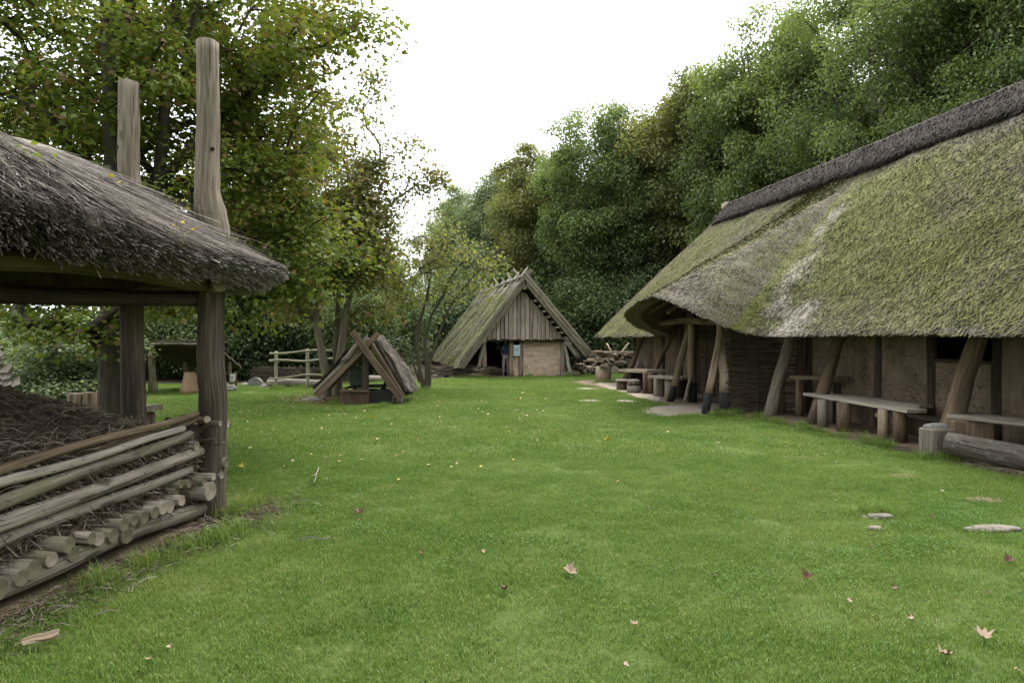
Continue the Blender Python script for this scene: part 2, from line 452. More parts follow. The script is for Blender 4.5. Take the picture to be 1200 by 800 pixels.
def copy_tree(src, label=None, loc=None, rz=None, scale=None, deep=True):
    c = src.copy(); COL.objects.link(c)
    if label: c['label'] = label
    if loc is not None: c.location = loc
    if rz is not None: c.rotation_euler = (0, 0, rz)
    if scale is not None: c.scale = scale
    for ch in list(src.children):
        k = ch.copy(); COL.objects.link(k); k.parent = c
        for g in list(ch.children):
            q = g.copy(); COL.objects.link(q); q.parent = k
    return c

def np_mesh(name, verts, faces, uv=None, fattr=None, smooth_=False):
    verts = np.ascontiguousarray(verts, dtype=np.float32); faces = np.ascontiguousarray(faces, dtype=np.int32)
    F, k = faces.shape
    me = bpy.data.meshes.new(name)
    me.vertices.add(len(verts)); me.vertices.foreach_set('co', verts.ravel())
    me.loops.add(F * k); me.loops.foreach_set('vertex_index', faces.ravel())
    me.polygons.add(F); me.polygons.foreach_set('loop_start', np.arange(0, F * k, k, dtype=np.int32))
    me.update(calc_edges=True)
    if uv is not None:
        l = me.uv_layers.new(name='UVMap')
        l.data.foreach_set('uv', np.ascontiguousarray(uv, dtype=np.float32).ravel())
    for an, (dom, arr) in (fattr or {}).items():
        a = me.attributes.new(an, 'FLOAT', dom)
        a.data.foreach_set('value', np.ascontiguousarray(arr, dtype=np.float32))
    me.polygons.foreach_set('use_smooth', np.full(F, bool(smooth_)))
    me.update()
    return me

class MB:
    """Collects shapes of one part; build() links them as one mesh object."""
    def __init__(s):
        s.v, s.f, s.uv, s.mi, s.sm = [], [], [], [], []
    def face(s, idx, uvs, mi=0, sm=False):
        s.f.append(tuple(idx)); s.uv.extend(uvs); s.mi.append(mi); s.sm.append(sm)
    def tube(s, pts, rad, n=8, jit=0.0, caps=True, rough=0.0, sm=True):
        pts = [np.asarray(p, float) for p in pts]
        rad = [rad] * len(pts) if np.isscalar(rad) else list(rad)
        base = len(s.v)
        a = unit(pts[1] - pts[0])
        ref = np.array([0, 0, 1.0]) if abs(a[2]) < 0.9 else np.array([1.0, 0, 0])
        x = unit(np.cross(ref, a)); L = 0.0
        lens = []
        rr = [1 + random.uniform(-jit, jit) for _ in range(n)]
        for i, p in enumerate(pts):
            t = unit(pts[min(i + 1, len(pts) - 1)] - pts[max(i - 1, 0)])
            x = unit(x - t * np.dot(x, t)); y = np.cross(t, x)
            if i: L += np.linalg.norm(p - pts[i - 1])
            lens.append(L)
            for k in range(n):
                an = 2 * math.pi * k / n
                r = rad[i] * rr[k] * (1 + random.uniform(-rough, rough))
                s.v.append(p + (x * math.cos(an) + y * math.sin(an)) * r)
        for i in range(len(pts) - 1):
            c0 = 2 * math.pi * rad[i]
            for k in range(n):
                k2 = (k + 1) % n
                s.face((base + i * n + k, base + i * n + k2, base + (i + 1) * n + k2, base + (i + 1) * n + k),
                       ((k / n * c0, lens[i]), ((k + 1) / n * c0, lens[i]), ((k + 1) / n * c0, lens[i + 1]), (k / n * c0, lens[i + 1])), 0, sm)
        if caps:
            def cu(r): return [(r * math.cos(2 * math.pi * k / n), r * math.sin(2 * math.pi * k / n)) for k in range(n)]
            s.face([base + k for k in range(n)][::-1], cu(rad[0])[::-1], 1)
            e = base + (len(pts) - 1) * n
            s.face([e + k for k in range(n)], cu(rad[-1]), 1)
        return s
    def plank(s, p0, p1, width, thick, up=(0, 0, 1), seg=1, wob=0.0, taper=1.0):
        """A board from p0 to p1 whose broad face looks along up; uneven edges if wob."""
        p0, p1 = np.asarray(p0, float), np.asarray(p1, float)
        a = unit(p1 - p0); L = np.linalg.norm(p1 - p0)
        up = np.asarray(up, float); up = unit(up - a * np.dot(up, a)); w = np.cross(a, up)
        base = len(s.v)
        for i in range(seg + 1):
            t = i / seg
            c = p0 + (p1 - p0) * t
            hw = width / 2 * (1 + (taper - 1) * t)
            wl, wr = hw * (1 + random.uniform(-wob, wob)), hw * (1 + random.uniform(-wob, wob))
            dz = random.uniform(-wob, wob) * thick * 0.3
            for sx, su in ((-wl, -1), (wr, -1), (wr, 1), (-wl, 1)):
                s.v.append(c + w * sx + up * (thick / 2 * su + dz))
        per = [0, width, width + thick, 2 * width + thick, 2 * (width + thick)]
        for i in range(seg):
            for k in range(4):
                k2 = (k + 1) % 4
                l0, l1 = L * i / seg, L * (i + 1) / seg
                s.face((base + i * 4 + k, base + i * 4 + k2, base + i * 4 + 4 + k2, base + i * 4 + 4 + k),
                       ((per[k], l0), (per[k + 1], l0), (per[k + 1], l1), (per[k], l1)))
        q = [(0, 0), (width, 0), (width, thick), (0, thick)]
        s.face((base + 3, base + 2, base + 1, base), q[::-1], 1)
        e = base + seg * 4
        s.face((e, e + 1, e + 2, e + 3), q, 1)
        return s
    def poly_prism(s, pts, z0, z1, top_mi=1):
        n = len(pts); b = len(s.v)
        for z in (z0, z1):
            for p in pts: s.v.append(np.array([p[0], p[1], z if np.isscalar(z) else 0]))
        c = np.mean(np.array([p[:2] for p in pts]), axis=0)
        per = 0
        for k in range(n):
            k2 = (k + 1) % n
            d = math.dist(pts[k][:2], pts[k2][:2])
            s.face((b + k, b + k2, b + n + k2, b + n + k), ((per, 0), (per + d, 0), (per + d, z1 - z0), (per, z1 - z0)), 0)
            per += d
        s.face([b + n + k for k in range(n)], [tuple(np.array(p[:2]) - c) for p in pts], top_mi)
        s.face([b + k for k in range(n)][::-1], [tuple(np.array(p[:2]) - c) for p in pts][::-1], 1)
        return s
    def hexa(s, c):
        """Box from 8 corners: bottom ring 0-3, top ring 4-7 (counter-clockwise seen from above)."""
        b = len(s.v); c = [np.asarray(q, float) for q in c]; s.v.extend(c)
        for f in ((3, 2, 1, 0), (4, 5, 6, 7), (0, 1, 5, 4), (1, 2, 6, 5), (2, 3, 7, 6), (3, 0, 4, 7)):
            e1 = np.linalg.norm(c[f[1]] - c[f[0]]); e2 = np.linalg.norm(c[f[2]] - c[f[1]])
            s.face([b + q for q in f], ((0, 0), (e1, 0), (e1, e2), (0, e2)))
        return s
    def mesh(s, name):
        me = bpy.data.meshes.new(name)
        me.from_pydata([tuple(map(float, q)) for q in s.v], [], s.f)
        l = me.uv_layers.new(name='UVMap')
        l.data.foreach_set('uv', np.array(s.uv, dtype=np.float32).ravel())
        me.polygons.foreach_set('material_index', np.array(s.mi, dtype=np.int32))
        me.polygons.foreach_set('use_smooth', np.array(s.sm, dtype=bool))
        me.update()
        return me
    def build(s, name, mat, parent=None, end='end'):
        mats = mat if isinstance(mat, (list, tuple)) else [mat, M[end]]
        me = s.mesh(name)
        if max(s.mi) == 0: mats = mats[:1]
        elif len(mats) == 1: mats = [mats[0], mats[0]]
        return put(name, me, mats, parent)

def curve_pts(p0, p1, n=6, wob=0.03, sag=0.0):
    p0, p1 = np.asarray(p0, float), np.asarray(p1, float)
    L = np.linalg.norm(p1 - p0); ph = [random.uniform(0, 6.28) for _ in range(3)]; fr = random.uniform(1.5, 4)
    out = []
    for i in range(n + 1):
        t = i / n
        env = math.sin(math.pi * t)
        o = np.array([math.sin(fr * t * 3 + ph[0]), math.sin(fr * t * 3.3 + ph[1]), math.sin(fr * t * 2.7 + ph[2])]) * wob * env
        o[2] -= sag * 4 * t * (1 - t)
        out.append(p0 + (p1 - p0) * t + o)
    return out

def pole(name, mat, parent, p0, p1, r0, r1=None, n=9, seg=7, wob=0.02, end='end', jit=0.06, rough=0.05, sag=0.0):
    r1 = r0 if r1 is None else r1
    pts = curve_pts(p0, p1, seg, wob, sag)
    return MB().tube(pts, [r0 + (r1 - r0) * i / seg for i in range(seg + 1)], n, jit, True, rough).build(name, mat, parent, end)

LEAF4 = (np.array([(0, 0, 0), (-0.42, 0.5, 0.10), (0, 1, 0), (0.42, 0.5, 0.10)]), np.array([(0, 3, 2, 1)]))
# lobed maple blade: a fan round its middle
_mp = [(0, 0), (0.30, -0.02), (0.24, 0.12), (0.58, 0.34), (0.30, 0.42), (0.34, 0.72), (0.12, 0.66), (0, 1.0), (-0.12, 0.66), (-0.34, 0.72), (-0.30, 0.42), (-0.58, 0.34), (-0.24, 0.12), (-0.30, -0.02)]
MAPLE_T = (np.array([(0, 0.35, -0.05)] + [(a, b, 0.10 * abs(a)) for a, b in _mp]),
           np.array([(0, 1 + i, 1 + (i + 1) % len(_mp)) for i in range(len(_mp))][::1]))
# lighter lobed blade for trees further off
_m5 = [(0, 0), (0.28, 0.08), (0.55, 0.36), (0.24, 0.48), (0, 1.0), (-0.24, 0.48), (-0.55, 0.36), (-0.28, 0.08)]
MAPLE_S = (np.array([(a, b, 0.10 * abs(a)) for a, b in _m5]), np.array([(0, 1, 3, 7), (1, 2, 3, 3), (7, 3, 5, 6), (3, 4, 5, 5)]))
MAPLE_S = (MAPLE_S[0], np.array([(0, 1, 3), (1, 2, 3), (0, 3, 5), (0, 5, 7), (7, 5, 6), (3, 4, 5)]))

def leaf_arrays(c, nrm, size, rnd, tmpl, g, a=None):
    N = len(c); tv, tf = tmpl
    nrm = unit(nrm)
    if a is None:
        a = g.normal(size=(N, 3))
    a = unit(a - nrm * np.sum(a * nrm, axis=1, keepdims=True))
    side = np.cross(a, nrm)
    V = c[:, None, :] + size[:, None, None] * (tv[None, :, 0:1] * side[:, None, :] + tv[None, :, 1:2] * a[:, None, :] + tv[None, :, 2:3] * nrm[:, None, :])
    Fc = tf[None] + (np.arange(N) * len(tv))[:, None, None]
    return V.reshape(-1, 3), Fc.reshape(-1, tf.shape[1]), np.repeat(rnd, len(tf))

def rock(name, c, r, mat, seed, sub=3, amp=.25, parent=None):
    import bmesh
    bm = bmesh.new(); bmesh.ops.create_icosphere(bm, subdivisions=sub, radius=1.0)
    V = np.array([v.co[:] for v in bm.verts])
    k = 1 + amp * 2 * (vnoise(V + 7, 1.3, seed) - .5) + amp * (vnoise(V + 7, 3.5, seed + 1) - .5) + amp * .4 * (vnoise(V + 7, 9, seed + 2) - .5)
    V = V * k[:, None]; V = np.sign(V) * np.abs(V) ** .85 * np.asarray(r) + np.asarray(c)
    for v, p in zip(bm.verts, V): v.co = p
    me = bpy.data.meshes.new(name); bm.to_mesh(me); bm.free()
    return put(name, me, mat, parent)

def GZ(px, py, z):
    d = (CAM_H - z) * FPX / (py - HOR); return P(px, py, d)

def in_poly(x, y, poly):
    poly = np.asarray(poly); ins = np.zeros(len(x), bool); j = len(poly) - 1
    for i in range(len(poly)):
        xi, yi, xj, yj = poly[i, 0], poly[i, 1], poly[j, 0], poly[j, 1]
        c = ((yi > y) != (yj > y)) & (x < (xj - xi) * (y - yi) / (yj - yi + 1e-12) + xi)
        ins ^= c; j = i
    return ins

# ------------------------------------------------------------------ ground
def disc_mesh(name, outline, z, mat, kind='structure', cells=None):
    c = np.mean(outline, axis=0); n = len(outline)
    v = [(c[0], c[1], z)]; rings = 5
    for r in range(1, rings + 1):
        for p in outline:
            q = c + (p - c) * r / rings
            v.append((q[0], q[1], z))
    me = bpy.data.meshes.new(name)
    f = [(0, 1 + k, 1 + (k + 1) % n) for k in range(n)]
    for r in range(rings - 1):
        for k in range(n):
            a, b = 1 + r * n + k, 1 + r * n + (k + 1) % n
            f.append((a, a + n, b + n, b))
    me.from_pydata(v, [], f); me.update()
    return tag(put(name, me, mat), kind=kind)

def rough_outline(poly, step=0.12, amp=0.12, seed=0):
    poly = np.asarray(poly, float); out = []
    for i in range(len(poly)):
        a, b = poly[i], poly[(i + 1) % len(poly)]
        n = max(1, int(np.linalg.norm(b - a) / step))
        for k in range(n): out.append(a + (b - a) * k / n)
    out = np.array(out)
    c = out.mean(axis=0); d = unit(out - c)
    p3 = np.c_[out, np.zeros(len(out))]
    w = (vnoise(p3, 1.6, seed) - 0.5) * 1.2 + (vnoise(p3, 6.0, seed + 1) - 0.5) * 0.8
    return out + d * (w * amp)[:, None]

gm = bpy.data.meshes.new('ground')
gv, gf = [], []
S = 420; NN = 21
for i in range(NN + 1):
    for j in range(NN + 1):
        gv.append((-S + 2 * S * i / NN, -S + 2 * S * j / NN, 0))
for i in range(NN):
    for j in range(NN):
        a = i * (NN + 1) + j
        gf.append((a, a + NN + 1, a + NN + 2, a + 1))
gm.from_pydata(gv, [], gf); gm.update()
tag(put('ground', gm, M['lawn']), kind='structure')

DIRT = []                              # outlines kept clear of grass
def g2(px, py): return G(px, py)[:2]
def h2(u, v): return H(u, v, 0)[:2]
def patch(name, poly, z, mat, amp=0.12, seed=0, clear=True):
    o = rough_outline(poly, 0.12, amp, seed)
    if clear: DIRT.append(o)
    return disc_mesh(name, o, z, mat)

def ell(c, rx, ry, n=14, rot=0.0):
    t = np.linspace(0, 2 * math.pi, n, endpoint=False)
    x, y = rx * np.cos(t), ry * np.sin(t)
    return np.c_[c[0] + x * math.cos(rot) - y * math.sin(rot), c[1] + x * math.sin(rot) + y * math.cos(rot)]

# bare earth under the eaves of the long house, round the barrack and in the yard
house_strip = np.array([h2(1, 7.2), h2(6, 7.2), h2(8.2, 7.25), h2(10, 7.2), h2(12, 7.05), h2(13.4, 7.0), h2(14.3, 6.75), h2(15.4, 6.3), h2(17, 6.2), h2(19, 6.3), h2(22, 6.25), h2(24.6, 6.0),
                        h2(25.4, 6.7), h2(25.2, 15), h2(1, 15)])
patch('house_earth', house_strip, 0.004, M['dirt'], 0.10, 3)
patch('sand_pad', [g2(742, 483), g2(772, 476), g2(812, 474.5), g2(850, 477), g2(856, 484.5), g2(820, 487), g2(780, 488)], 0.008, M['sand'], 0.12, 5)
patch('yard_path', [g2(694, 449), g2(716, 446), g2(742, 452), g2(775, 464), g2(772, 471), g2(748, 466), g2(718, 456)], 0.008, M['sand'], 0.12, 6)
patch('sand_spot', ell(g2(688, 455.5), 0.38, 0.5, 12), 0.006, M['sand'], 0.12, 8)
patch('sand_spot', ell(g2(736, 470.5), 0.3, 0.5, 12), 0.006, M['sand'], 0.15, 9)
patch('sand_spot', ell(g2(690, 470), 0.35, 0.3, 12), 0.006, M['sand'], 0.15, 10)
patch('earth_spot', ell(g2(1025, 605), 0.16, 0.13, 12), 0.006, M['sand'], 0.06, 11)
patch('earth_spot', ell(g2(1064, 558), 0.22, 0.16, 12), 0.006, M['dirt'], 0.1, 12)
patch('earth_spot', ell(g2(1156, 586), 0.18, 0.12, 12), 0.006, M['dirt'], 0.08, 13)
patch('earth_spot', ell(g2(935, 536), 0.25, 0.12, 12), 0.006, M['dirt'], 0.1, 14)
patch('tree_foot_earth', ell(g2(396, 468), 0.95, 0.8, 16), 0.006, M['dirt'], 0.25, 15)
patch('hut_earth', [K(-1.9, 0.3, 0)[:2] * 0 + K(-.2, -2.9, 0)[:2], K(0.1, -1.7, 0)[:2], K(0.35, 0, 0)[:2], K(0.3, 2.0, 0)[:2], K(0.5, 3.0, 0)[:2], K(14, 3.0, 0)[:2], K(14, -3.0, 0)[:2]], 0.005, M['dirt'], 0.15, 16)
# barrack posts (five-post hay barrack) and the bare earth below it
B1, B2 = np.array([-2.77, 6.29]), np.array([-4.42, 7.9])
B3, B4, B5 = np.array([-6.6, 6.9]), np.array([-6.0, 4.2]), np.array([-3.25, 3.15])
patch('barrack_earth', [B1 + (0.26, 0.2), B2 + (0.0, 0.5), B3 + (-.5, .5), B4 + (-.5, -.4), B5 + (0.3, -0.4), B5 + (0.33, 0.6), B5 + (0.36, 1.7)], 0.005, M['dirt'], 0.18, 17)

# wood floor beyond the lawn
patch('wood_floor', [(-60, 20.5), (-24, 22.5), (-9.5, 24.3), (-4, 25.5), (-2.6, 27.2), K(3, -3.1, 0)[:2], K(14.2, -3.2, 0)[:2], K(14.2, 3, 0)[:2], K(3.0, 3.1, 0)[:2], (7, 31), (9, 30), h2(25.6, 15.6), h2(1, 16), (80, 0), (120, 60), (90, 140), (-90, 140), (-120, 60)], 0.0035, M['litter'], 0.5, 18)

# ------------------------------------------------------------------ trees
def grow(g, trunks, clumps, r_tip=0.012, rpow=0.5, rmax=0.3, seglen=0.7, attach_min=0.25, wob=0.1):
    """Branch skeleton: trunks are polylines with radii; every clump centre is joined by a curved limb to the nearest wood."""
    pts, par, fixed = [], [], []
    paths = []
    for tp, tr in trunks:
        ids = []
        for i, (p, r) in enumerate(zip(tp, tr)):
            pts.append(np.asarray(p, float)); par.append(-1 if i == 0 else len(pts) - 2); fixed.append(r); ids.append(len(pts) - 1)
        paths.append(ids)
    n_tr = len(pts)
    zmin = min(tp[int(len(tp) * attach_min)][2] for tp, _ in trunks)
    ax = np.array(trunks[0][0][-1])
    order = np.argsort([np.min(np.linalg.norm(np.array([p for p in pts]) - c, axis=1)) for c in clumps])
    for ci in order:
        c = clumps[ci]
        A = np.array(pts)
        d = np.linalg.norm(A - c, axis=1)
        pen = d + 1.2 * np.maximum(A[:, 2] - c[2] + 0.25 * d, 0) + np.where(A[:, 2] < zmin, 50, 0)
        j = int(np.argmin(pen))
        L = np.linalg.norm(c - pts[j]); n = max(2, int(L / seglen))
        last = j; ids = [j]
        up = np.array([0, 0, 1.0]) * L * 0.10
        for k in range(1, n + 1):
            t = k / n
            q = pts[j] + (c - pts[j]) * t + up * math.sin(math.pi * t) + g.normal(size=3) * wob * L / n * (0 if k == n else 1)
            pts.append(q); par.append(last); fixed.append(None); last = len(pts) - 1; ids.append(last)
        paths.append(ids)
    cnt = np.zeros(len(pts))
    for i in range(len(pts) - 1, -1, -1):
        cnt[i] += 1
        if par[i] >= 0: cnt[par[i]] += cnt[i]
    rad = [fixed[i] if fixed[i] is not None else min(rmax, r_tip * cnt[i] ** rpow) for i in range(len(pts))]
    return pts, paths, rad, n_tr

def tree_meshes(name, g, trunks, clumps, leaf_n, clump_r, leaf_size, tmpl, bark_n=7, flat=0.6, updown=0.7, r_tip=0.012, rmax=0.22, twigs=3, droop=0.0, rnd_spread=0.5, limb_sides=5, clip=None, base_rnd=None, wob=0.1):
    pts, paths, rad, n_tr = grow(g, trunks, clumps, r_tip, 0.5, rmax, 0.6, wob=wob)
    mb = MB()
    for pi, ids in enumerate(paths):
        pp = [pts[i] for i in ids]; rr = [rad[i] for i in ids]
        if pi >= len(trunks): rr[0] = rr[1] * 1.1
        mb.tube(pp, rr, bark_n if pi < len(trunks) else limb_sides, 0.08, False, 0.04)
    C = np.asarray(clumps)
    for c in C:
        for _ in range(twigs):
            e = c + g.normal(size=3) * clump_r * np.array([1, 1, flat]) * 0.9
            mb.tube([c, (c + e) / 2 + g.normal(size=3) * 0.06, e], [r_tip * 0.7, r_tip * 0.5, r_tip * 0.25], 3, 0, False)
    trunk_me = mb.mesh(name + '_trunk')
    per = np.maximum(1, (leaf_n * g.uniform(0.4, 1.6, len(C)))).astype(int)
    idx = np.repeat(np.arange(len(C)), per)
    N = len(idx)
    cr = clump_r * g.uniform(0.65, 1.25, len(C))
    off = g.normal(size=(N, 3)); off *= np.minimum(1, 2.1 / np.maximum(np.linalg.norm(off, axis=1), 1e-6))[:, None] * 0.66
    pos = C[idx] + off * cr[idx][:, None] * np.array([1, 1, flat])
    if droop: pos[:, 2] -= droop * np.linalg.norm(off[:, :2], axis=1) ** 2 * cr[idx]
    nrm = g.normal(size=(N, 3)) * updown + np.array([0, 0, 1.0]) + off * 0.35
    size = leaf_size * g.uniform(0.6, 1.25, N)
    cb = g.uniform(-0.2, 0.2, len(C))
    rnd = np.clip(0.45 + cb[idx] + g.normal(size=N) * 0.17 * rnd_spread * 2, 0, 1)
    if base_rnd is not None: rnd = base_rnd(pos, rnd)
    if clip is not None:
        k = clip(pos); pos, nrm, size, rnd = pos[k], nrm[k], size[k], rnd[k]
    ln = pos - C.mean(axis=0)
    V, F, rn = leaf_arrays(pos, nrm, size, rnd, tmpl, g, a=ln * np.array([1, 1, 0.2]) + g.normal(size=pos.shape) * 1.5 + np.array([0, 0, -0.6]))
    crown_me = np_mesh(name + '_crown', V, F, None, {'rnd': ('FACE', rn)})
    return trunk_me, crown_me

def crown_clumps(g, n, cen, rad, shell=0.45, lump=0.35, seed=0, zcut=None, minsep=0.0):
    out = []
    lobes = unit(g.normal(size=(9, 3))); amp = g.uniform(-lump, lump, 9)
    tries = 0
    while len(out) < n and tries < n * 60:
        tries += 1
        d = unit(g.normal(size=3))
        r = g.uniform(0, 1) ** (1 / 3 * (1 - shell) + 0.12)
        m = 1 + float(np.sum(amp * np.maximum(lobes @ d - 0.55, 0) * 2))
        q = np.asarray(cen) + d * r * m * np.asarray(rad)
        if zcut is not None and q[2] < zcut + g.uniform(0, 0.6): continue
        if minsep and out and np.min(np.linalg.norm(np.array(out) - q, axis=1)) < minsep * g.uniform(0.5, 1): continue
        out.append(q)
    return np.array(out)

def simple_trunk(g, h, r0, r1, lean=(0, 0), n=9, wob=0.12, x=0, y=0):
    ph = g.uniform(0, 6, 4)
    p = [(x + lean[0] * t + wob * math.sin(3 * t + ph[0]) * t, y + lean[1] * t + wob * math.sin(2.6 * t + ph[1]) * t, h * t - (0.1 if t == 0 else 0)) for t in np.linspace(0, 1, n)]
    rr = [r0 * (1.35 if i == 0 else 1) * (1 - t) + r1 * t for i, t in enumerate(np.linspace(0, 1, n))]
    return (p, rr)

def variant(name, seed, Ht, rx, rz, zc, nclump, leaf_n, cr, ls, r0=0.3, lump=0.4, zcut=2.0, flat=0.6, trunks=None, tmpl=LEAF4, **kw):
    g = np.random.default_rng(seed)
    tr = trunks or [simple_trunk(g, Ht * 0.8, r0, 0.06)]
    cl = crown_clumps(g, nclump, (0, 0, zc), (rx, rx, rz), 0.5, lump, seed, zcut, cr * 0.95)
    tm, cm = tree_meshes(name, g, tr, cl, leaf_n, cr, ls, tmpl, flat=flat, **kw)
    co = np.empty(len(cm.vertices) * 3, dtype=np.float32); cm.vertices.foreach_get('co', co); co = co.reshape(-1, 3)
    cm['top'] = float(np.percentile(co[:, 2], 99.7)); cm['wid'] = float(np.percentile(np.hypot(co[:, 0], co[:, 1]), 98))
    return tm, cm

V_OAK_A = variant('oak_a', 11, 15, 5.0, 6.3, 9.0, 260, 520, 0.92, 0.165, 0.34, 0.4, 2.2, 0.6, updown=0.55, r_tip=0.018)
V_OAK_B = variant('oak_b', 12, 15, 4.0, 6.6, 8.8, 240, 520, 0.88, 0.16, 0.3, 0.42, 2.0, 0.6, updown=0.55, r_tip=0.018)
V_OAK_C = variant('oak_c', 13, 15, 5.6, 6.0, 9.4, 250, 520, 0.95, 0.17, 0.36, 0.45, 2.4, 0.6, updown=0.55, r_tip=0.018)
V_NEAR = variant('oak_near', 14, 16, 5.8, 6.0, 10.0, 330, 560, 0.92, 0.125, 0.4, 0.38, 4.5, 0.55, updown=0.55, r_tip=0.024, rmax=0.32)
V_SHRUB_A = variant('shrub_a', 21, 2.6, 1.7, 1.4, 1.35, 60, 300, 0.5, 0.115, 0.05, 0.4, 0.1, 0.8)
V_SHRUB_B = variant('shrub_b', 22, 3.4, 2.0, 1.9, 1.75, 70, 300, 0.55, 0.13, 0.06, 0.5, 0.1, 0.8)

def plant_tree(name, var, mat, label, cat, x, y, h, rz, group=None, w=1.0, ref=15.0, bark='bark'):
    t = thing(name, label, cat, group, (x, y, 0), rz)
    s = h / var[1]['top']
    sw = w * 0.36 * h / var[1]['wid']
    t.scale = (sw, sw, s)
    for nm, me, mt in (('trunk', var[0], M[bark]), ('crown', var[1], mat)):
        o = bpy.data.objects.new(nm, me); COL.objects.link(o); o.parent = t
        if not me.materials: me.materials.append(mt)
        if me.materials[0] != mt:
            o.material_slots[0].link = 'OBJECT'; o.material_slots[0].material = mt
    return t

GW = 'trees of the wood behind the buildings'
O_, L_, GG, DG = M['oak'], M['olive'], M['greyg'], M['darkg']
wood = [  # var, mat, px, depth, height, width factor, label
    (V_OAK_B, GG, 566, 58, 14.0, 0.9, 'farthest pale green tree, lowest in the treeline left of the hut ridge'),
    (V_OAK_A, GG, 598, 54, 14.6, 0.85, 'dull green tree rising straight above the hut roof'),
    (V_OAK_B, L_, 640, 48, 14.4, 0.85, 'yellowish brown tree in the treeline just right of the hut gable peak'),
    (V_OAK_A, O_, 715, 41, 14.9, 0.85, 'fresh green oak with a two-peaked top right of the yellowish tree'),
    (V_OAK_C, L_, 775, 40, 15.2, 0.8, 'olive tree between the fresh green oak and the tall oak by the roof ridge'),
    (V_OAK_B, L_, 835, 38, 16.2, 0.85, 'tall olive oak above the far end of the long house ridge'),
    (V_OAK_A, O_, 900, 33, 16.6, 0.7, 'tall green oak with a rounded top behind the middle of the long house ridge'),
]
for var, mt, px, d, h, w, lb in wood:
    plant_tree('oak_tree', var, mt, lb, 'tree', X(px, d), d, h, random.uniform(0, 6.28), GW, w)
near = [(1105, 27.5, 17.5, 'dark green oak whose top leaves the picture above the long house roof'),
        (1165, 23.0, 16.5, 'big oak with bare dark limbs showing behind the long house ridge at right'),
        (1290, 23.5, 16.5, 'oak at the right border with branches hanging over the long house ridge')]
for px, d, h, lb in near:
    plant_tree('oak_tree', V_NEAR, O_, lb, 'tree', X(px, d), d, h, random.uniform(0, 6.28), GW, 1.0, 16.0)
for i, (px, d, h) in enumerate([(690, 60, 15), (760, 56, 15.5), (870, 50, 16.5), (960, 45, 17.5), (1060, 40, 18), (1180, 38, 18), (620, 66, 15), (545, 72, 15), (1300, 34, 17)]):
    plant_tree('oak_tree', (V_OAK_A, V_OAK_C, V_OAK_B)[i % 3], (O_, L_, GG)[i % 3], 'oak deep in the wood, its crown showing only between the front trees', 'tree', X(px, d), d, h, i * 1.3, GW, 0.9)
# unseen trees added behind the camera to block sky light on facing surfaces
for px, y, h, k in [(-9.5, -7.0, 15.5, 0), (-3.5, -10.5, 16, 1), (4.0, -12.0, 15, 2), (11.5, -9.5, 15.5, 4)]:
    plant_tree('oak_tree', (V_OAK_A, V_OAK_C, V_OAK_B)[k % 3], (O_, L_)[k % 2], ('unseen oak added at the left behind the camera to deepen the shade', 'unseen oak added behind the camera to block sky light')[k in (1, 2, 4)], 'tree', px, y, h, k * 1.1, 'unseen oaks added behind the camera for shade', 1.1)
# lower trees behind the left half of the yard
GL = 'low trees behind the left half of the yard'
for i, (px, d, h, lb) in enumerate([(205, 34, 7.4, 'low dark tree behind the slatted oven shelter'), (290, 33, 8.2, 'low dark tree behind the rail fence, left one'),
                                    (372, 35, 8.4, 'low dark tree behind the small pit roof'), (425, 37, 6.4, 'low dark tree left of the many-stemmed bush tree')]):
    plant_tree('dark_tree', (V_OAK_B, V_OAK_C)[i % 2], (DG, O_)[i % 2 if i != 2 else 0], lb, 'tree', X(px, d), d, h, i * 2.1, GL, 1.3)
# shrubs
GS = 'shrubs along the edge of the wood'
k = 0
for px, d, h, mt, lb in [(188, 27, 3.0, DG, 'dark shrub seen below the roof of the oven shelter'), (245, 26.5, 3.6, DG, 'dark shrub behind the round millstone'),
                         (300, 27.5, 3.9, DG, 'dark shrub behind the woven hurdle, its left part'), (355, 27.5, 3.8, DG, 'dark shrub behind the woven hurdle, its right part'),
                         (408, 27, 3.4, DG, 'dark shrub behind the pit roof with the twin-stemmed maple before it'), (425, 30, 3.4, GG, 'grey green shrub between the pit roof and the bush tree'),
                         (470, 46, 4.6, DG, 'dark shrub beside the left eaves of the hut'), (520, 43, 5.0, GG, 'pale shrub behind the far end of the hut'),
                         (560, 46, 6.0, O_, 'green shrub standing behind the hut ridge'), (690, 37, 5.0, DG, 'dark shrub right of the hut gable'),
                         (725, 36, 4.6, DG, 'dark shrub behind the log pile'), (765, 38, 5.4, DG, 'dark shrub behind the far end of the long house'), (660, 44, 6.5, DG, 'tall shrub seen over the right slope of the hut'),
                         (800, 42, 7.0, DG, 'tall shrub rising behind the far hip of the long house')]:
    plant_tree('shrub', (V_SHRUB_A, V_SHRUB_B)[k % 2], mt, lb, 'shrub', X(px, d), d, h, k * 1.7, GS, 1.6, 3.2); k += 1
for i, px in enumerate([130, 220, 330, 430, 540, 620, 700, 760, 830, 900]):
    plant_tree('shrub', (V_SHRUB_B, V_SHRUB_A)[i % 2], DG, 'dark shrub in the shade under the trees of the wood', 'shrub', X(px, 46 if px > 450 else 31), 46 if px > 450 else 31, 6.0 if px > 450 else 4.0, i, GS, 2.0, 3.4)
GH = 'pale bushes seen under the barrack roof'
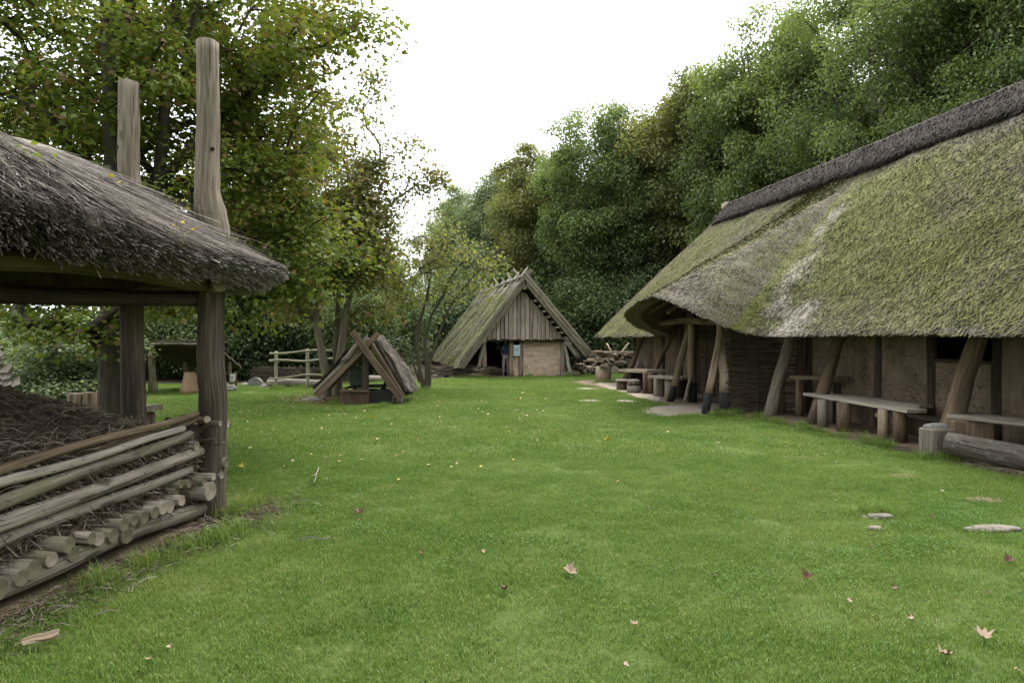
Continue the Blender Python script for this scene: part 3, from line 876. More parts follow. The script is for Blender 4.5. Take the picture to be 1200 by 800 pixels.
for i, (px, d, h, lb) in enumerate([(-70, 19, 2.15, 'pale bush at the left border behind the brushwood heap'), (-5, 20.5, 2.25, 'pale bush beside the shingle roof corner'), (62, 20, 2.1, 'pale bush above the tree stump, seen under the barrack roof'),
                                    (86, 18.5, 2.0, 'pale bush just left of the mossy maple trunk'), (30, 24, 2.35, 'pale bush in the second row behind the barrack'), (70, 25, 2.3, 'dull bush between the pale bushes and the trunk')]):
    plant_tree('bush', (V_SHRUB_A, V_SHRUB_B)[i % 2], GG, lb, 'bush', X(px, d), d, h * 1.05, i * 2.3, GH, 2.6, 3.0)

# the big maple behind the barrack
g = np.random.default_rng(31)
mx, my = X(131, 9.6), 9.6
tr1 = ([(mx, my, -0.1), (mx, my, 1.2), (mx + 0.02, my, 2.6), (mx + 0.03, my + .02, 4.2), (mx - 0.03, my, 6.0), (mx - 0.1, my, 8.5), (mx - 0.1, my, 11)], [0.20, 0.165, 0.15, 0.12, 0.10, 0.075, 0.03])
tr2 = ([(mx + .05, my + .1, 2.2), (mx + .3, my + .25, 3.0), (mx + .52, my + .3, 3.9), (mx + .62, my + .3, 5.2), (mx + .9, my + .3, 7.5), (mx + 1.2, my + .3, 10)], [0.10, 0.10, 0.09, 0.075, 0.055, 0.025])
cl = crown_clumps(g, 330, (-5.9, 11.0, 6.3), (4.6, 2.9, 5.4), 0.25, 0.3, 1, 1.9, 0.45)
hang = np.array([P(px, py, d) for px, py, d in [(40, 383, 9.2), (75, 378, 9.4), (108, 384, 9.0), (20, 372, 9.5), (180, 350, 9.2), (200, 352, 9.4), (222, 345, 9.3), (215, 352, 9.0), (275, 340, 10.2), (290, 370, 10.8), (315, 350, 10.6), (345, 330, 10.6),
                                              (300, 300, 10.0), (350, 280, 10.2), (390, 250, 10.6), (330, 240, 10), (410, 290, 11), (425, 28, 10.0), (405, 40, 10.2), (380, 55, 10), (395, 12, 10), (360, 30, 10), (375, 110, 10), (350, 140, 10), (360, 180, 10), (330, 200, 10)]])
def in_px(c):
    px = 600 + 800 * c[:, 0] / c[:, 1]; py = HOR - 800 * (c[:, 2] - CAM_H) / c[:, 1]
    lim = 355 + 22 * np.sin(py / 30.0) + np.where(py < 45, 30, 0) + g.normal(size=len(c)) * 22
    return (px < lim) & (c[:, 1] > 8.35) & ~((c[:, 1] < 9.2) & (c[:, 2] < 3.6)) & ~((px > 110) & (py > 318))
fill = np.array([P(px, py, d) for px, py, d in zip(g.uniform(255, 350, 60), g.uniform(60, 330, 60), g.uniform(9.6, 12.8, 60))])
fill2 = np.array([P(px, py, d) for px, py, d in zip(g.uniform(-20, 250, 60), g.uniform(-20, 175, 60), g.uniform(9.4, 13, 60))])
cl = np.vstack([cl[in_px(cl)], hang, fill, fill2])
def maple_col(pos, rnd):
    red = g.uniform(size=len(rnd)) < 0.08
    return np.where(red, g.uniform(0.84, 1.0, len(rnd)), np.minimum(rnd, 0.82))
me_t, me_c = tree_meshes('maple', g, [tr1, tr2], cl, 250, 0.5, 0.088, MAPLE_S, 10, 0.42, 0.5, 0.010, 0.075, 3, 0.25, 0.5, 5, None, maple_col)
t = thing('maple_tree', 'big maple behind the hay barrack, its leaves filling the upper left', 'tree', None, (mx, my, 0))
put('trunk', me_t, M['bark'], t); put('crown', me_c, M['maple'], t)

# young maple with twin trunks beside the pit roof
g = np.random.default_rng(32)
d0 = 18.6
def yp(px, py, dd=0): return P(px, py, d0 + dd)
ta = ([yp(384, 468), yp(383, 440), yp(377, 410), yp(372, 380), yp(368, 350, .2), yp(362, 310, .4), yp(352, 250, .5)], [0.15, 0.125, 0.11, 0.10, 0.085, 0.06, 0.03])
tb = ([yp(394, 468), yp(396, 440), yp(400, 410), yp(404, 380), yp(410, 340, .2), yp(418, 290, .3), yp(428, 200, .4)], [0.16, 0.13, 0.115, 0.10, 0.085, 0.06, 0.03])
tc = ([yp(395, 440, .15), yp(393, 410, .25), yp(396, 370, .4), yp(398, 310, .5), (yp(396, 200, .6))], [0.09, 0.085, 0.075, 0.06, 0.03])
cl = crown_clumps(g, 210, yp(378, 262), (2.75, 2.4, 2.9), 0.35, 0.45, 2, 2.35, 0.4)
ex = np.array([yp(a, b, c) for a, b, c in [(430, 150, 0), (440, 110, 0), (425, 130, 0), (450, 190, 0), (470, 205, 0), (490, 215, 0), (512, 212, .2), (500, 235, .2), (480, 170, 0), (462, 235, 0), (440, 250, 0), (455, 290, 0), (440, 320, 0), (470, 330, 0), (478, 350, .3), (450, 360, .3), (420, 365, .2), (330, 350, 0), (350, 365, 0), (310, 330, .5), (437, 90, 0), (445, 170, 0), (430, 205, 0), (508, 200, 0)]])
cl = np.vstack([cl, ex])
def ymaple_thin(pos):                     # the outer crown is thin and airy
    px = 600 + 800 * pos[:, 0] / pos[:, 1]; py = HOR - 800 * (pos[:, 2] - CAM_H) / pos[:, 1]
    return g.uniform(size=len(pos)) < np.where((px > 385) & (py < 300), 0.6, 0.9)
def ymaple_col(pos, rnd):
    py = HOR - 800 * (pos[:, 2] - CAM_H) / pos[:, 1]
    red = g.uniform(size=len(rnd)) < np.where(py < 230, 0.16, 0.08)
    return np.where(red, g.uniform(0.72, 1.0, len(rnd)), np.minimum(rnd, 0.74))
me_t, me_c = tree_meshes('young_maple', g, [ta, tb, tc], cl, 230, 0.5, 0.105, MAPLE_S, 9, 0.6, 0.6, 0.009, 0.05, 3, 0.2, 0.5, 4, ymaple_thin, ymaple_col)
t = thing('maple_tree', 'young maple with twin pale trunks beside the small pit roof', 'tree', None, tuple(G(389, 466)))
put('trunk', me_t, M['bark_pale'], t); put('crown', me_c, M['ymaple'], t)

# many-stemmed small tree left of the hut
g = np.random.default_rng(33)
d0 = 21.5
stems = [([yp(497, 456), yp(492, 435), yp(488, 405), yp(491, 380), yp(500, 350), yp(505, 320), yp(498, 290)], [0.09, 0.075, 0.06, 0.055, 0.045, 0.035, 0.015]),
         ([yp(500, 456), yp(500, 430), yp(498, 400), yp(505, 370), yp(520, 345), yp(530, 322), yp(548, 300)], [0.08, 0.06, 0.05, 0.042, 0.036, 0.028, 0.012]),
         ([yp(503, 456), yp(504, 425), yp(515, 390), yp(526, 362), yp(545, 335), yp(560, 318)], [0.06, 0.045, 0.035, 0.03, 0.022, 0.01]),
         ([yp(492, 448), yp(482, 420), yp(490, 395), yp(484, 360), yp(470, 330)], [0.045, 0.03, 0.028, 0.022, 0.01])]
cl = crown_clumps(g, 80, yp(505, 306), (2.15, 1.8, 1.35), 0.3, 0.4, 3, None, 0.4)
me_t, me_c = tree_meshes('bush_tree', g, stems, cl, 60, 0.45, 0.11, LEAF4, 7, 0.5, 0.6, 0.007, 0.03, 3, 0.2, 0.5, 4)
t = thing('small_tree', 'small tree of several thin dark stems beside the left eaves of the hut', 'tree', None, tuple(G(499, 455)))
put('trunk', me_t, M['bark'], t); put('crown', me_c, M['olive'], t)

# ------------------------------------------------------------------ thatch helper
def ruled_roof(name, E, Rr, nt, mat, parent, moss_f, bleach_f, thick=0.28, lip=0.34, bulge=0.06, seed=0, under=None, nz=0.05, drop=0.0, mid=None, round_=False):
    """Thatch between an eave polyline E and a ridge polyline Rr (same number of points): top, cut eave and underside."""
    E, Rr = np.asarray(E, float), np.asarray(Rr, float)
    n = len(E)
    tt = np.linspace(0, 1, nt)
    top = E[:, None, :] * (1 - tt)[None, :, None] + Rr[:, None, :] * tt[None, :, None]
    if mid is not None:                    # columns bent at a line part way up
        Mp, tm = mid
        k = tt <= tm
        top[:, k] = E[:, None, :] * (1 - tt[k] / tm)[None, :, None] + Mp[:, None, :] * (tt[k] / tm)[None, :, None]
        q = (tt[~k] - tm) / (1 - tm)
        top[:, ~k] = Mp[:, None, :] * (1 - q)[None, :, None] + Rr[:, None, :] * q[None, :, None]
    if round_:
        w = np.exp(-np.linspace(-2, 2, 25) ** 2); w /= w.sum()
        pad = np.concatenate([np.repeat(top[:1], 12, 0), top, np.repeat(top[-1:], 12, 0)], 0)
        sm = sum(w[q] * pad[q:q + n] for q in range(25))
        f = (smooth(0.0, .25, tt) * .9)[None, :, None]
        top = top * (1 - f) + sm * f
    if drop:
        top[:, :, 2] -= drop * (np.maximum(0, 1 - tt / .13) ** 2)[None, :]
    dn = unit(E - Rr)
    along = np.gradient(E * 0.5 + Rr * 0.5, axis=0); nr = unit(np.cross(along, -dn)); nr[nr[:, 2] < 0] *= -1
    top = top + nr[:, None, :] * (bulge * np.sin(np.pi * tt))[None, :, None]
    dsp = (vnoise(top.reshape(-1, 3), 1.1, seed) - 0.5) * nz * 2 + (vnoise(top.reshape(-1, 3), 5.0, seed + 1) - 0.5) * nz * 0.9
    top = top + nr[:, None, :] * dsp.reshape(n, nt)[:, :, None]
    hor = unit(np.c_[Rr[:, 0] - E[:, 0], Rr[:, 1] - E[:, 1], np.zeros(n)])
    Ei = E + hor * lip + np.array([0, 0, -0.03])
    Ri = Rr - np.array([0, 0, thick])
    bot = None
    if mid is not None:
        Mb = mid[0] - np.array([0, 0, thick + .02]); tm = mid[1]
        a_, b_ = np.clip(tt / tm, 0, 1), np.clip((tt - tm) / (1 - tm), 0, 1)
        bot = np.where((tt <= tm)[None, :, None], Ei[:, None, :] * (1 - a_)[None, :, None] + Mb[:, None, :] * a_[None, :, None], Mb[:, None, :] * (1 - b_)[None, :, None] + Ri[:, None, :] * b_[None, :, None])
    if bot is None: bot = Ei[:, None, :] * (1 - tt)[None, :, None] + Ri[:, None, :] * tt[None, :, None]
    if round_:
        padb = np.concatenate([np.repeat(bot[:1], 12, 0), bot, np.repeat(bot[-1:], 12, 0)], 0)
        smb = sum(w[q] * padb[q:q + n] for q in range(25))
        bot = bot * (1 - f) + smb * f; bot[:, :, 2] -= .06 * f[:, :, 0]
    V = np.vstack([top.reshape(-1, 3), bot.reshape(-1, 3)])
    sl = np.linalg.norm(E - Rr, axis=1); su = np.r_[0, np.cumsum(np.linalg.norm(np.diff((E + Rr) / 2, axis=0), axis=1))]
    UVt = np.stack([np.repeat(su[:, None], nt, 1), tt[None, :] * sl[:, None]], -1).reshape(-1, 2)
    UV = np.vstack([UVt, UVt]); F = []
    o = n * nt
    for i in range(n - 1):
        for k in range(nt - 1):
            a = i * nt + k
            F.append((a, a + nt, a + nt + 1, a + 1))
            F.append((o + a, o + a + 1, o + a + nt + 1, o + a + nt))
        F.append((i * nt, o + i * nt, o + (i + 1) * nt, (i + 1) * nt))
    for k in range(nt - 1):
        F.append((k, k + 1, o + k + 1, o + k))
        a = (n - 1) * nt + k
        F.append((a, o + a, o + a + 1, a + 1))
    F = np.array(F)
    # outward orientation
    c = V[F].mean(axis=1); nn = np.cross(V[F[:, 1]] - V[F[:, 0]], V[F[:, 2]] - V[F[:, 0]])
    istop = (F < o).all(axis=1); ref = np.where(istop, 1, -1)
    flip = nn[:, 2] * ref < 0
    F[flip] = F[flip][:, ::-1]
    ii = np.repeat(np.arange(n) / (n - 1), nt); tv = np.tile(tt, n)
    mo = moss_f(V[:o], ii, tv); bl = bleach_f(V[:o], ii, tv)
    me = np_mesh(name, V, F, UV[F.ravel()], {'moss': ('POINT', np.r_[mo, mo * 0]), 'bleach': ('POINT', np.r_[bl, bl * 0]), 'rnd': ('POINT', np.full(2 * o, 0.5))}, False)
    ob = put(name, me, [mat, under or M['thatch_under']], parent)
    mi = np.where((F >= o).all(axis=1), 1, 0).astype(np.int32)
    me.polygons.foreach_set('material_index', mi)
    return ob, dict(top=top, dn=dn, nr=nr, moss=mo.reshape(n, nt), bleach=bl.reshape(n, nt), E=E, Ei=Ei, nt=nt, n=n)

def straws(name, info, count, ln, wd, lift, mat, parent, g, spread=0.35, tpow=1.0, fringe=0, fringe_len=0.12, sag=0.0, irange=(0, 1), blr=0.1):
    """Loose reed ends lying on the thatch, and reed ends along the cut eave."""
    n, nt = info['n'], info['nt']
    sp = np.linalg.norm(np.diff(info['top'], axis=0), axis=2); ref = np.percentile(sp, 75)
    fi, ft, need = [], [], count
    for _ in range(12):                    # even cover: narrow parts of the fan get fewer reeds
        a_ = g.uniform(irange[0], irange[1], count) * (n - 1.001); b_ = g.uniform(0, 1, count) ** tpow * (nt - 1.001)
        ok = g.uniform(size=count) < sp[a_.astype(int), b_.astype(int)] / ref
        fi.append(a_[ok]); ft.append(b_[ok])
        if sum(map(len, fi)) >= count: break
    fi, ft = np.concatenate(fi)[:count], np.concatenate(ft)[:count]; count = len(fi)
    i0, k0 = fi.astype(int), ft.astype(int); a, b = (fi - i0)[:, None], (ft - k0)[:, None]
    T = info['top']
    def bil(Z):
        if Z.ndim == 2: Z = Z[..., None]
        return Z[i0, k0] * (1 - a) * (1 - b) + Z[np.minimum(i0 + 1, n - 1), k0] * a * (1 - b) + Z[i0, np.minimum(k0 + 1, nt - 1)] * (1 - a) * b + Z[np.minimum(i0 + 1, n - 1), np.minimum(k0 + 1, nt - 1)] * a * b
    p = bil(T); mo = bil(info['moss'])[:, 0]; bl = bil(info['bleach'])[:, 0] + g.uniform(-.5, 1, count) * blr
    dn, nr = info['dn'][i0], info['nr'][i0]
    side = np.cross(dn, nr)
    d = unit(dn + side * g.normal(size=(count, 1)) * spread)
    rem = np.linalg.norm(info['E'][i0] - T[i0, nt - 1], axis=1) * ft / (nt - 1)
    L = np.minimum(ln * g.uniform(0.5, 1.4, count), rem + .07); Wd = wd * g.uniform(0.6, 1.4, count)
    lf = lift * g.uniform(0.2, 1.3, count)
    w = unit(np.cross(d, nr))
    A = p - nr * 0.006
    Bp = p + d * L[:, None] + nr * lf[:, None]
    rn = g.uniform(0, 1, count)
    parts = [(A, Bp, w, Wd, rn, mo, bl)]
    if fringe:
        ei = g.uniform(irange[0], irange[1], fringe) * (n - 1.001); e0 = ei.astype(int); ea = (ei - e0)[:, None]
        q = g.uniform(0, 1, fringe)[:, None] ** 1.3
        E, Ei = info['E'], info['Ei']
        ep = (E[e0] * (1 - ea) + E[np.minimum(e0 + 1, n - 1)] * ea) * (1 - q) + (Ei[e0] * (1 - ea) + Ei[np.minimum(e0 + 1, n - 1)] * ea) * q
        dn, nr = info['dn'][e0], info['nr'][e0]
        side = np.cross(dn, nr)
        d = unit(dn + np.array([0, 0, -0.25]) + side * g.normal(size=(fringe, 1)) * 0.3 - nr * g.uniform(-.25, .1, (fringe, 1)))
        L = fringe_len * g.uniform(0.3, 1.3, fringe)
        A = ep - d * 0.08
        parts.append((A, ep + d * L[:, None], unit(np.cross(d, nr + 0.3 * g.normal(size=(fringe, 3)))), wd * g.uniform(0.6, 1.3, fringe), g.uniform(0, 1, fringe), info['moss'][e0, 0] * 0.5, info['bleach'][e0, 0]))
    Vs, Fs, rns, mos, bls, uvs = [], [], [], [], [], []
    off = 0
    for A, Bp, w, Wd, rn, mo, bl in parts:
        N = len(A); hw = (w * Wd[:, None] / 2)
        V = np.stack([A - hw, A + hw, Bp + hw * 0.6, Bp - hw * 0.6], 1)
        if sag: V[:, 2:, 2] -= sag * g.uniform(0, 1, (N, 1))
        Vs.append(V.reshape(-1, 3)); Fs.append(np.arange(N * 4).reshape(N, 4) + off); off += N * 4
        rns.append(rn); mos.append(mo); bls.append(bl)
        L = np.linalg.norm(A - Bp, axis=1); uo = g.uniform(0, 30, N)
        uvs.append(np.stack([np.c_[uo, uo], np.c_[uo + Wd, uo], np.c_[uo + Wd, uo + L], np.c_[uo, uo + L]], 1).reshape(-1, 2))
    me = np_mesh(name, np.vstack(Vs), np.vstack(Fs), np.vstack(uvs), {'rnd': ('FACE', np.concatenate(rns)), 'moss': ('FACE', np.concatenate(mos)), 'bleach': ('FACE', np.concatenate(bls))})
    return tag(put(name, me, mat, parent), kind='stuff')

# ------------------------------------------------------------------ the long house
LH = thing('long_house', 'long daub farmhouse with a huge mossy thatched roof and a lifted porch, along the right', 'house', None, tuple(H(14, 9, 0)))
ZR, VR, VE, ZE = 6.18, 11.36, 7.31, 1.70
def uvz(px, py, d):
    q = P(px, py, d); return (q[0] * UH[0] + q[1] * UH[1], q[0] * VH[0] + q[1] * VH[1], q[2])
ecp = [(2.5, VE, ZE), (6, VE, ZE - .02), (8, VE, ZE), (10.5, VE + .02, ZE + .02), (12.2, VE - .03, ZE), uvz(893, 393.5, 14.0), uvz(868, 390, 14.15)]
por = [uvz(845, 380, 14.15), uvz(822, 369.5, 14.15), uvz(798, 358, 14.3), uvz(780, 350, 14.55), uvz(767, 346, 14.9), uvz(757, 349, 15.5), uvz(746, 355, 16.2), uvz(736, 361.5, 16.9), uvz(730, 368, 17.5), uvz(741, 381, 18.2), uvz(768, 391.5, 18.9)]
far_ = [(19.4, VE, ZE), (21, VE, ZE), (23, VE, ZE), (24.8, VE + .02, ZE - .02), (25.9, VE + .05, ZE - .04)]
rcp = [2.5, 6, 8, 10.6, 12.8, 14.0, 14.5] + [14.6, 14.7, 14.8, 14.9, 15.0] + list(np.linspace(15.2, 16.6, len(por) - 5)) + [17.2, 18.3, 19.9, 21.4, 22.6]
mcp = [2.5, 6, 8, 10.6, 13.0, 14.5, 14.9] + [14.96, 15.0, 15.05, 15.1, 15.16] + list(np.linspace(15.4, 17.1, len(por) - 5)) + [17.7, 18.8, 20.4, 22.2, 23.2]
ecp = np.array(ecp + por + far_); rcp = np.array(rcp); mcp = np.array(mcp)
seg = np.r_[0, np.cumsum(np.linalg.norm(np.diff(ecp, axis=0), axis=1))]
sN = np.arange(0, seg[-1], 0.11)
Ei_ = np.stack([np.interp(sN, seg, ecp[:, k]) for k in range(3)], 1)
for _ in range(3):
    Ei_[1:-1] = (Ei_[:-2] + 2 * Ei_[1:-1] + Ei_[2:]) / 4
ru = np.interp(sN, seg, rcp)
Ew = np.array([H(*e) for e in Ei_]); Ew[:, 2] += (vnoise(Ew, 1.3, 4) - 0.5) * 0.05 + (vnoise(Ew, 5, 5) - .5) * .03
Rw = np.array([H(u, VR, ZR - 0.02) for u in ru])
mu = np.interp(sN, seg, mcp)
VM = 10.35; ZM = ZE + (ZR - ZE) * (VM - VE) / (VR - VE) + .03
Mw = np.array([H(u, VM, ZM) for u in mu])
s_nv = seg[6] / seg[-1]; s_pk = seg[11] / seg[-1]; s_fv = seg[17] / seg[-1]
def lh_moss(V, i, t):
    m = 0.66 + 0.10 * smooth(0.0, 0.35, t) - 0.40 * smooth(0.72, 0.97, t)
    dm = (i > s_nv) & (i < s_pk)
    m = np.where(dm, 0.50 + 0.5 * smooth(0.16, 0.0, (i - s_nv) / (s_pk - s_nv)) , m)
    m = np.where(i >= s_pk, 0.68 - 0.3 * smooth(0.8, 1.0, t), m)
    m -= 0.15 * smooth(0.05, 0.0, t) * (i < s_nv)
    return m - 0.10 * (vnoise(V, 0.35, 9) > 0.58)
def lh_bleach_highlight(V, i, t):
    wv = 0.010 + 0.030 * (1 - t); st = np.exp(-((i - s_nv + 0.6 * wv) / wv) ** 2)          # bleached stripe down the near valley
    b = 0.08 + (0.32 + 0.58 * vnoise(V, 2.2, 13)) * st * smooth(0.98, 0.5, t) + 0.40 * smooth(0.86, 0.96, t)
    pt = smooth(0.64, 0.8, vnoise(V, 0.55, 12)) * smooth(0.45, 0.05, t)
    b += 0.38 * pt * (i < s_nv * 0.98)
    cr = np.exp(-((i - s_pk) / 0.012) ** 2)  # highlight along the porch crest, painted in as paler thatch
    return b + 0.35 * cr
roof, rinfo = ruled_roof('roof', Ew, Rw, 44, M['thatch_house'], LH, lh_moss, lh_bleach_highlight, 0.3, 0.42, 0.05, 40, nz=0.045, mid=(Mw, 0.76), round_=True)
g = np.random.default_rng(50)
straws('roof_straw', rinfo, 170000, 0.07, 0.019, 0.024, M['thatch_house'], roof, g, 0.45, 1.0, 12000, 0.04)
# far hip and the back slope
hipE = np.array([H(25.9 + 0.5 * math.sin(math.pi * q), VE + .05 + q * (2 * (VR - VE) - .1), ZE - .04) for q in np.linspace(0, 1, 30)])
hipR = np.array([H(22.6, VR - 0.15 + 0.3 * q, ZR - 0.05) for q in np.linspace(0, 1, 30)])
ruled_roof('hip_roof', hipE, hipR, 12, M['thatch_house'], LH, lambda V, i, t: t * 0 + .55, lambda V, i, t: t * 0 + .2, 0.3, 0.42, 0.05, 41)
bE = np.array([H(u, 2 * VR - VE, ZE) for u in np.linspace(2.5, 25.9, 40)]); bR = np.array([H(u, VR, ZR - .02) for u in np.linspace(2.5, 22.6, 40)])
ruled_roof('back_roof', bE, bR, 10, M['thatch_house'], LH, lambda V, i, t: t * 0 + .6, lambda V, i, t: t * 0 + .2, 0.3, 0.42, 0.05, 42)
# heather ridge cap: draped band over both slopes
un = np.arange(2.4, 22.75, 0.12)
prof = [(-0.64, -0.63), (-0.50, -0.46), (-0.34, -0.27), (-0.18, -0.09), (-0.07, 0.03), (0.07, 0.03), (0.18, -0.09), (0.34, -0.27), (0.50, -0.46), (0.64, -0.63)]
cv, cf, cuv = [], [], []
for i, u in enumerate(un):
    for k, (dv, dz) in enumerate(prof):
        e = (vnoise([[u, 0, dv]], 1.2, 71)[0] - .5) * 0.12 if k in (0, 9) else 0
        nzv = (vnoise([[u, dv * 3, 1.0]], 2.2, 72)[0] - .5) * 0.06
        lift = 0.17 if k not in (0, 9) else 0.15
        end = min(1.0, (22.75 - u) / 0.35 + 0.55)
        q = H(u, VR + dv * (1 + e), ZR + dz * (1 + e) * 1.02 + (lift + nzv) * end)
        cv.append(q); cuv.append((u, k * 0.25))
    for k in (0, 9):                       # hem of the cap turned in towards the thatch
        q = cv[i * 12 + k] + np.array([0.10 * (1 if k == 0 else -1), 0, -0.13 - random.uniform(0, .03)])
        cv.append(q); cuv.append((u, k * .25 - .1))
n12 = 12
order = [10, 0, 1, 2, 3, 4, 5, 6, 7, 8, 9, 11]
for i in range(len(un) - 1):
    for k in range(11):
        a, b = i * n12 + order[k], i * n12 + order[k + 1]
        cf.append((a, b, b + n12, a + n12))
e = (len(un) - 1) * n12
cv = np.array(cv); cf = np.array(cf); cuv = np.array(cuv)
me = np_mesh('ridge_cap', cv, cf, cuv[cf.ravel()], {'moss': ('POINT', np.full(len(cv), .22)), 'bleach': ('POINT', np.full(len(cv), .1)), 'rnd': ('POINT', np.full(len(cv), .5))}, True)
rc = put('ridge_cap', me, M['thatch_ridge'], LH)
top = cv.reshape(len(un), 12, 3)[:, [10, 0, 1, 2, 3, 4], :]
inf = dict(top=top, dn=unit(top[:, 0] - top[:, 5]), nr=np.tile(unit(np.array([-.72 * VH[0], -.72 * VH[1], .7])), (len(un), 1)), moss=np.full((len(un), 6), .22), bleach=np.full((len(un), 6), .1), E=top[:, 0], Ei=top[:, 0] + np.array([.1, 0, 0]), nt=6, n=len(un))
straws('ridge_heather', inf, 22000, 0.08, 0.022, 0.035, M['thatch_ridge'], rc, g, 0.7, 1.0, 2500, 0.05)
# ridge cap end
MB().tube([H(22.6, VR, ZR + .02), H(22.85, VR, ZR - .16)], [0.30, 0.12], 10, .1, True).build('ridge_cap_end', M['thatch_hut'], LH)

# walls: daub panels between posts; opening of the window left free
VW = 8.6
def wall_box(name, u0, u1, z0, z1, mat, v0=VW, th=0.16, parent=None):
    mb = MB(); nseg = max(1, int((u1 - u0) / 0.4))
    for i in range(nseg):
        a, b = u0 + (u1 - u0) * i / nseg, u0 + (u1 - u0) * (i + 1) / nseg
        ja, jb = 0.02 * math.sin(a * 5), 0.02 * math.sin(b * 5)
        mb.hexa([H(a, v0 + ja, z0), H(b, v0 + jb, z0), H(b, v0 + th, z0), H(a, v0 + th, z0), H(a, v0 + ja, z1), H(b, v0 + jb, z1), H(b, v0 + th, z1), H(a, v0 + th, z1)])
    return mb.build(name, mat, parent or LH)
ZW = 2.9
pan = [2.6, 5.4, 7.2, 8.75, 10.02, 11.3, 13.4]
for a, b in zip(pan[:-1], pan[1:]):
    if abs(a - 8.75) < .01:
        wall_box('daub_panel', a + .06, b - .06, -.05, 1.26, M['daub']); wall_box('daub_panel', a + .06, b - .06, 1.78, ZW, M['daub'])
        MB().plank(H(a, VW - .03, 1.275), H(b, VW - .03, 1.275), 0.14, .05).build('window_sill', M['wood_dark'], LH)
    else:
        wall_box('daub_panel', a + .06, b - .06, -.05, ZW, M['daub'])
wall_box('daub_panel', 19.5, 20.2, -.05, ZW, M['daub']); wall_box('daub_panel', 20.35, 21.7, -.05, ZW, M['daub']); wall_box('daub_panel', 21.85, 24.6, -.05, ZW, M['daub'])
for u in pan + [20.27, 21.77, 24.6, 19.4]:
    pole('wall_post', M['wood_dark'], LH, H(u, VW + 0.0, -.1), H(u, VW + .03, ZW), 0.085, 0.075, 8, 5, .015)
wall_box('inner_wall', 2.6, 24.6, -.05, 2.9, M['daub'], 14.1)
for u in (2.6, 24.7):                       # end walls up to the ridge
    m = MB(); b = len(m.v)
    q = [H(u, VW + .05, -.05), H(u, 14.15, -.05), H(u, 14.15, ZW), H(u, VR, 5.5), H(u, VW + .05, ZW)]
    q2 = [p + np.array([UH[0], UH[1], 0]) * .15 for p in q]
    m.v += q + q2
    m.face((0, 1, 2, 3, 4), [(0, 0)] * 5); m.face((9, 8, 7, 6, 5), [(0, 0)] * 5)
    for k in range(5): m.face((k, 5 + k, 5 + (k + 1) % 5, (k + 1) % 5), [(0, 0)] * 4)
    m.build('end_wall', M['daub'], LH)
pole('wall_plate', M['wood_dark'], LH, H(2.6, 8.35, 2.42), H(24.8, 8.35, 2.42), 0.10, None, 8, 20, .02)
for u in np.arange(3.2, 24.5, 1.15):
    if 14.6 < u < 18.4: continue
    pole('rafter', M['wood_dark'], LH, H(u, VE + .28, ZE + .10), H(u, VR - .1, ZR - .5), 0.055, .045, 6, 4, .02)
# leaning buttress posts
for ub, vb, ut, vt, r in [(13.35, 7.62, 13.6, 8.38, .135), (11.9, 7.66, 11.9, 8.4, .13), (8.72, 7.62, 8.7, 8.42, .15), (5.6, 7.62, 5.6, 8.42, .15)]:
    pole('leaning_post', M['wood_grey'] if ub > 13 else M['wood_brown'], LH, H(ub, vb, -.05), H(ut, vt, 2.25), r, r * .78, 11, 8, .014)
for u in (20.5, 23.0):
    pole('leaning_post', M['wood_brown'], LH, H(u + .6, 7.75, -.05), H(u - .3, 8.5, 2.2), .10, .08, 9, 6, .03)
# porch posts with charred feet
def porch_post(b, t, r0, r1, zc=0.42, wob=.018):
    pts = curve_pts(b, t, 9, wob)
    cut = 2
    o = MB().tube(pts[cut:], [r0 + (r1 - r0) * i / 9 for i in range(cut, 10)], 11, .05, True, .03).build('porch_post', M['wood_tan'], LH)
    MB().tube(pts[:cut + 1], [r0 * 1.03, r0 * 1.02, r0 * 1.0], 11, .05, True, .03).build('charred_foot', M['wood_char'], o)
def on(px, py, d): return P(px, py, d)
porch_post(on(826.5, 487, 14.55), on(846, 376, 14.9), .085, .072)
porch_post(on(850, 485.5, 14.75), on(844, 374, 15.0), .105, .085)
porch_post(on(812, 471.5, 17.3), on(809, 366, 17.3), .105, .085)
porch_post(on(785, 471, 17.45), on(808, 386, 17.45), .09, .08)
pole('porch_prop', M['wood_grey'], LH, on(803, 470, 17.2), on(810, 440, 17.2), .05, .04, 7, 4, .01)
# porch roof timbers
pole('porch_beam', M['wood_brown'], LH, H(14.3, 7.1, 2.02), H(18.4, 6.75, 2.06), .09, .08, 8, 6, .03)
pole('porch_beam', M['wood_brown'], LH, on(754, 371, 18.0), on(782, 352.5, 16.6), .055, .05, 8, 4, .02)
for i, (a, b) in enumerate([(15.0, 2.05), (15.6, 2.3), (16.3, 2.45), (17.0, 2.32), (17.6, 2.2), (18.1, 2.0)]):
    pole('porch_rafter', M['wood_brown'], LH, H(a, 6.25 if 15.3 < a < 18 else 6.8, b - .06), H(15.3 + (a - 16) * .3, 10.6, 5.1), .05, .045, 7, 4, .02)
pole('porch_purlin', M['wood_brown'], LH, H(15.0, 7.4, 2.45), H(18.5, 7.4, 2.35), .05, .05, 7, 4, .02)

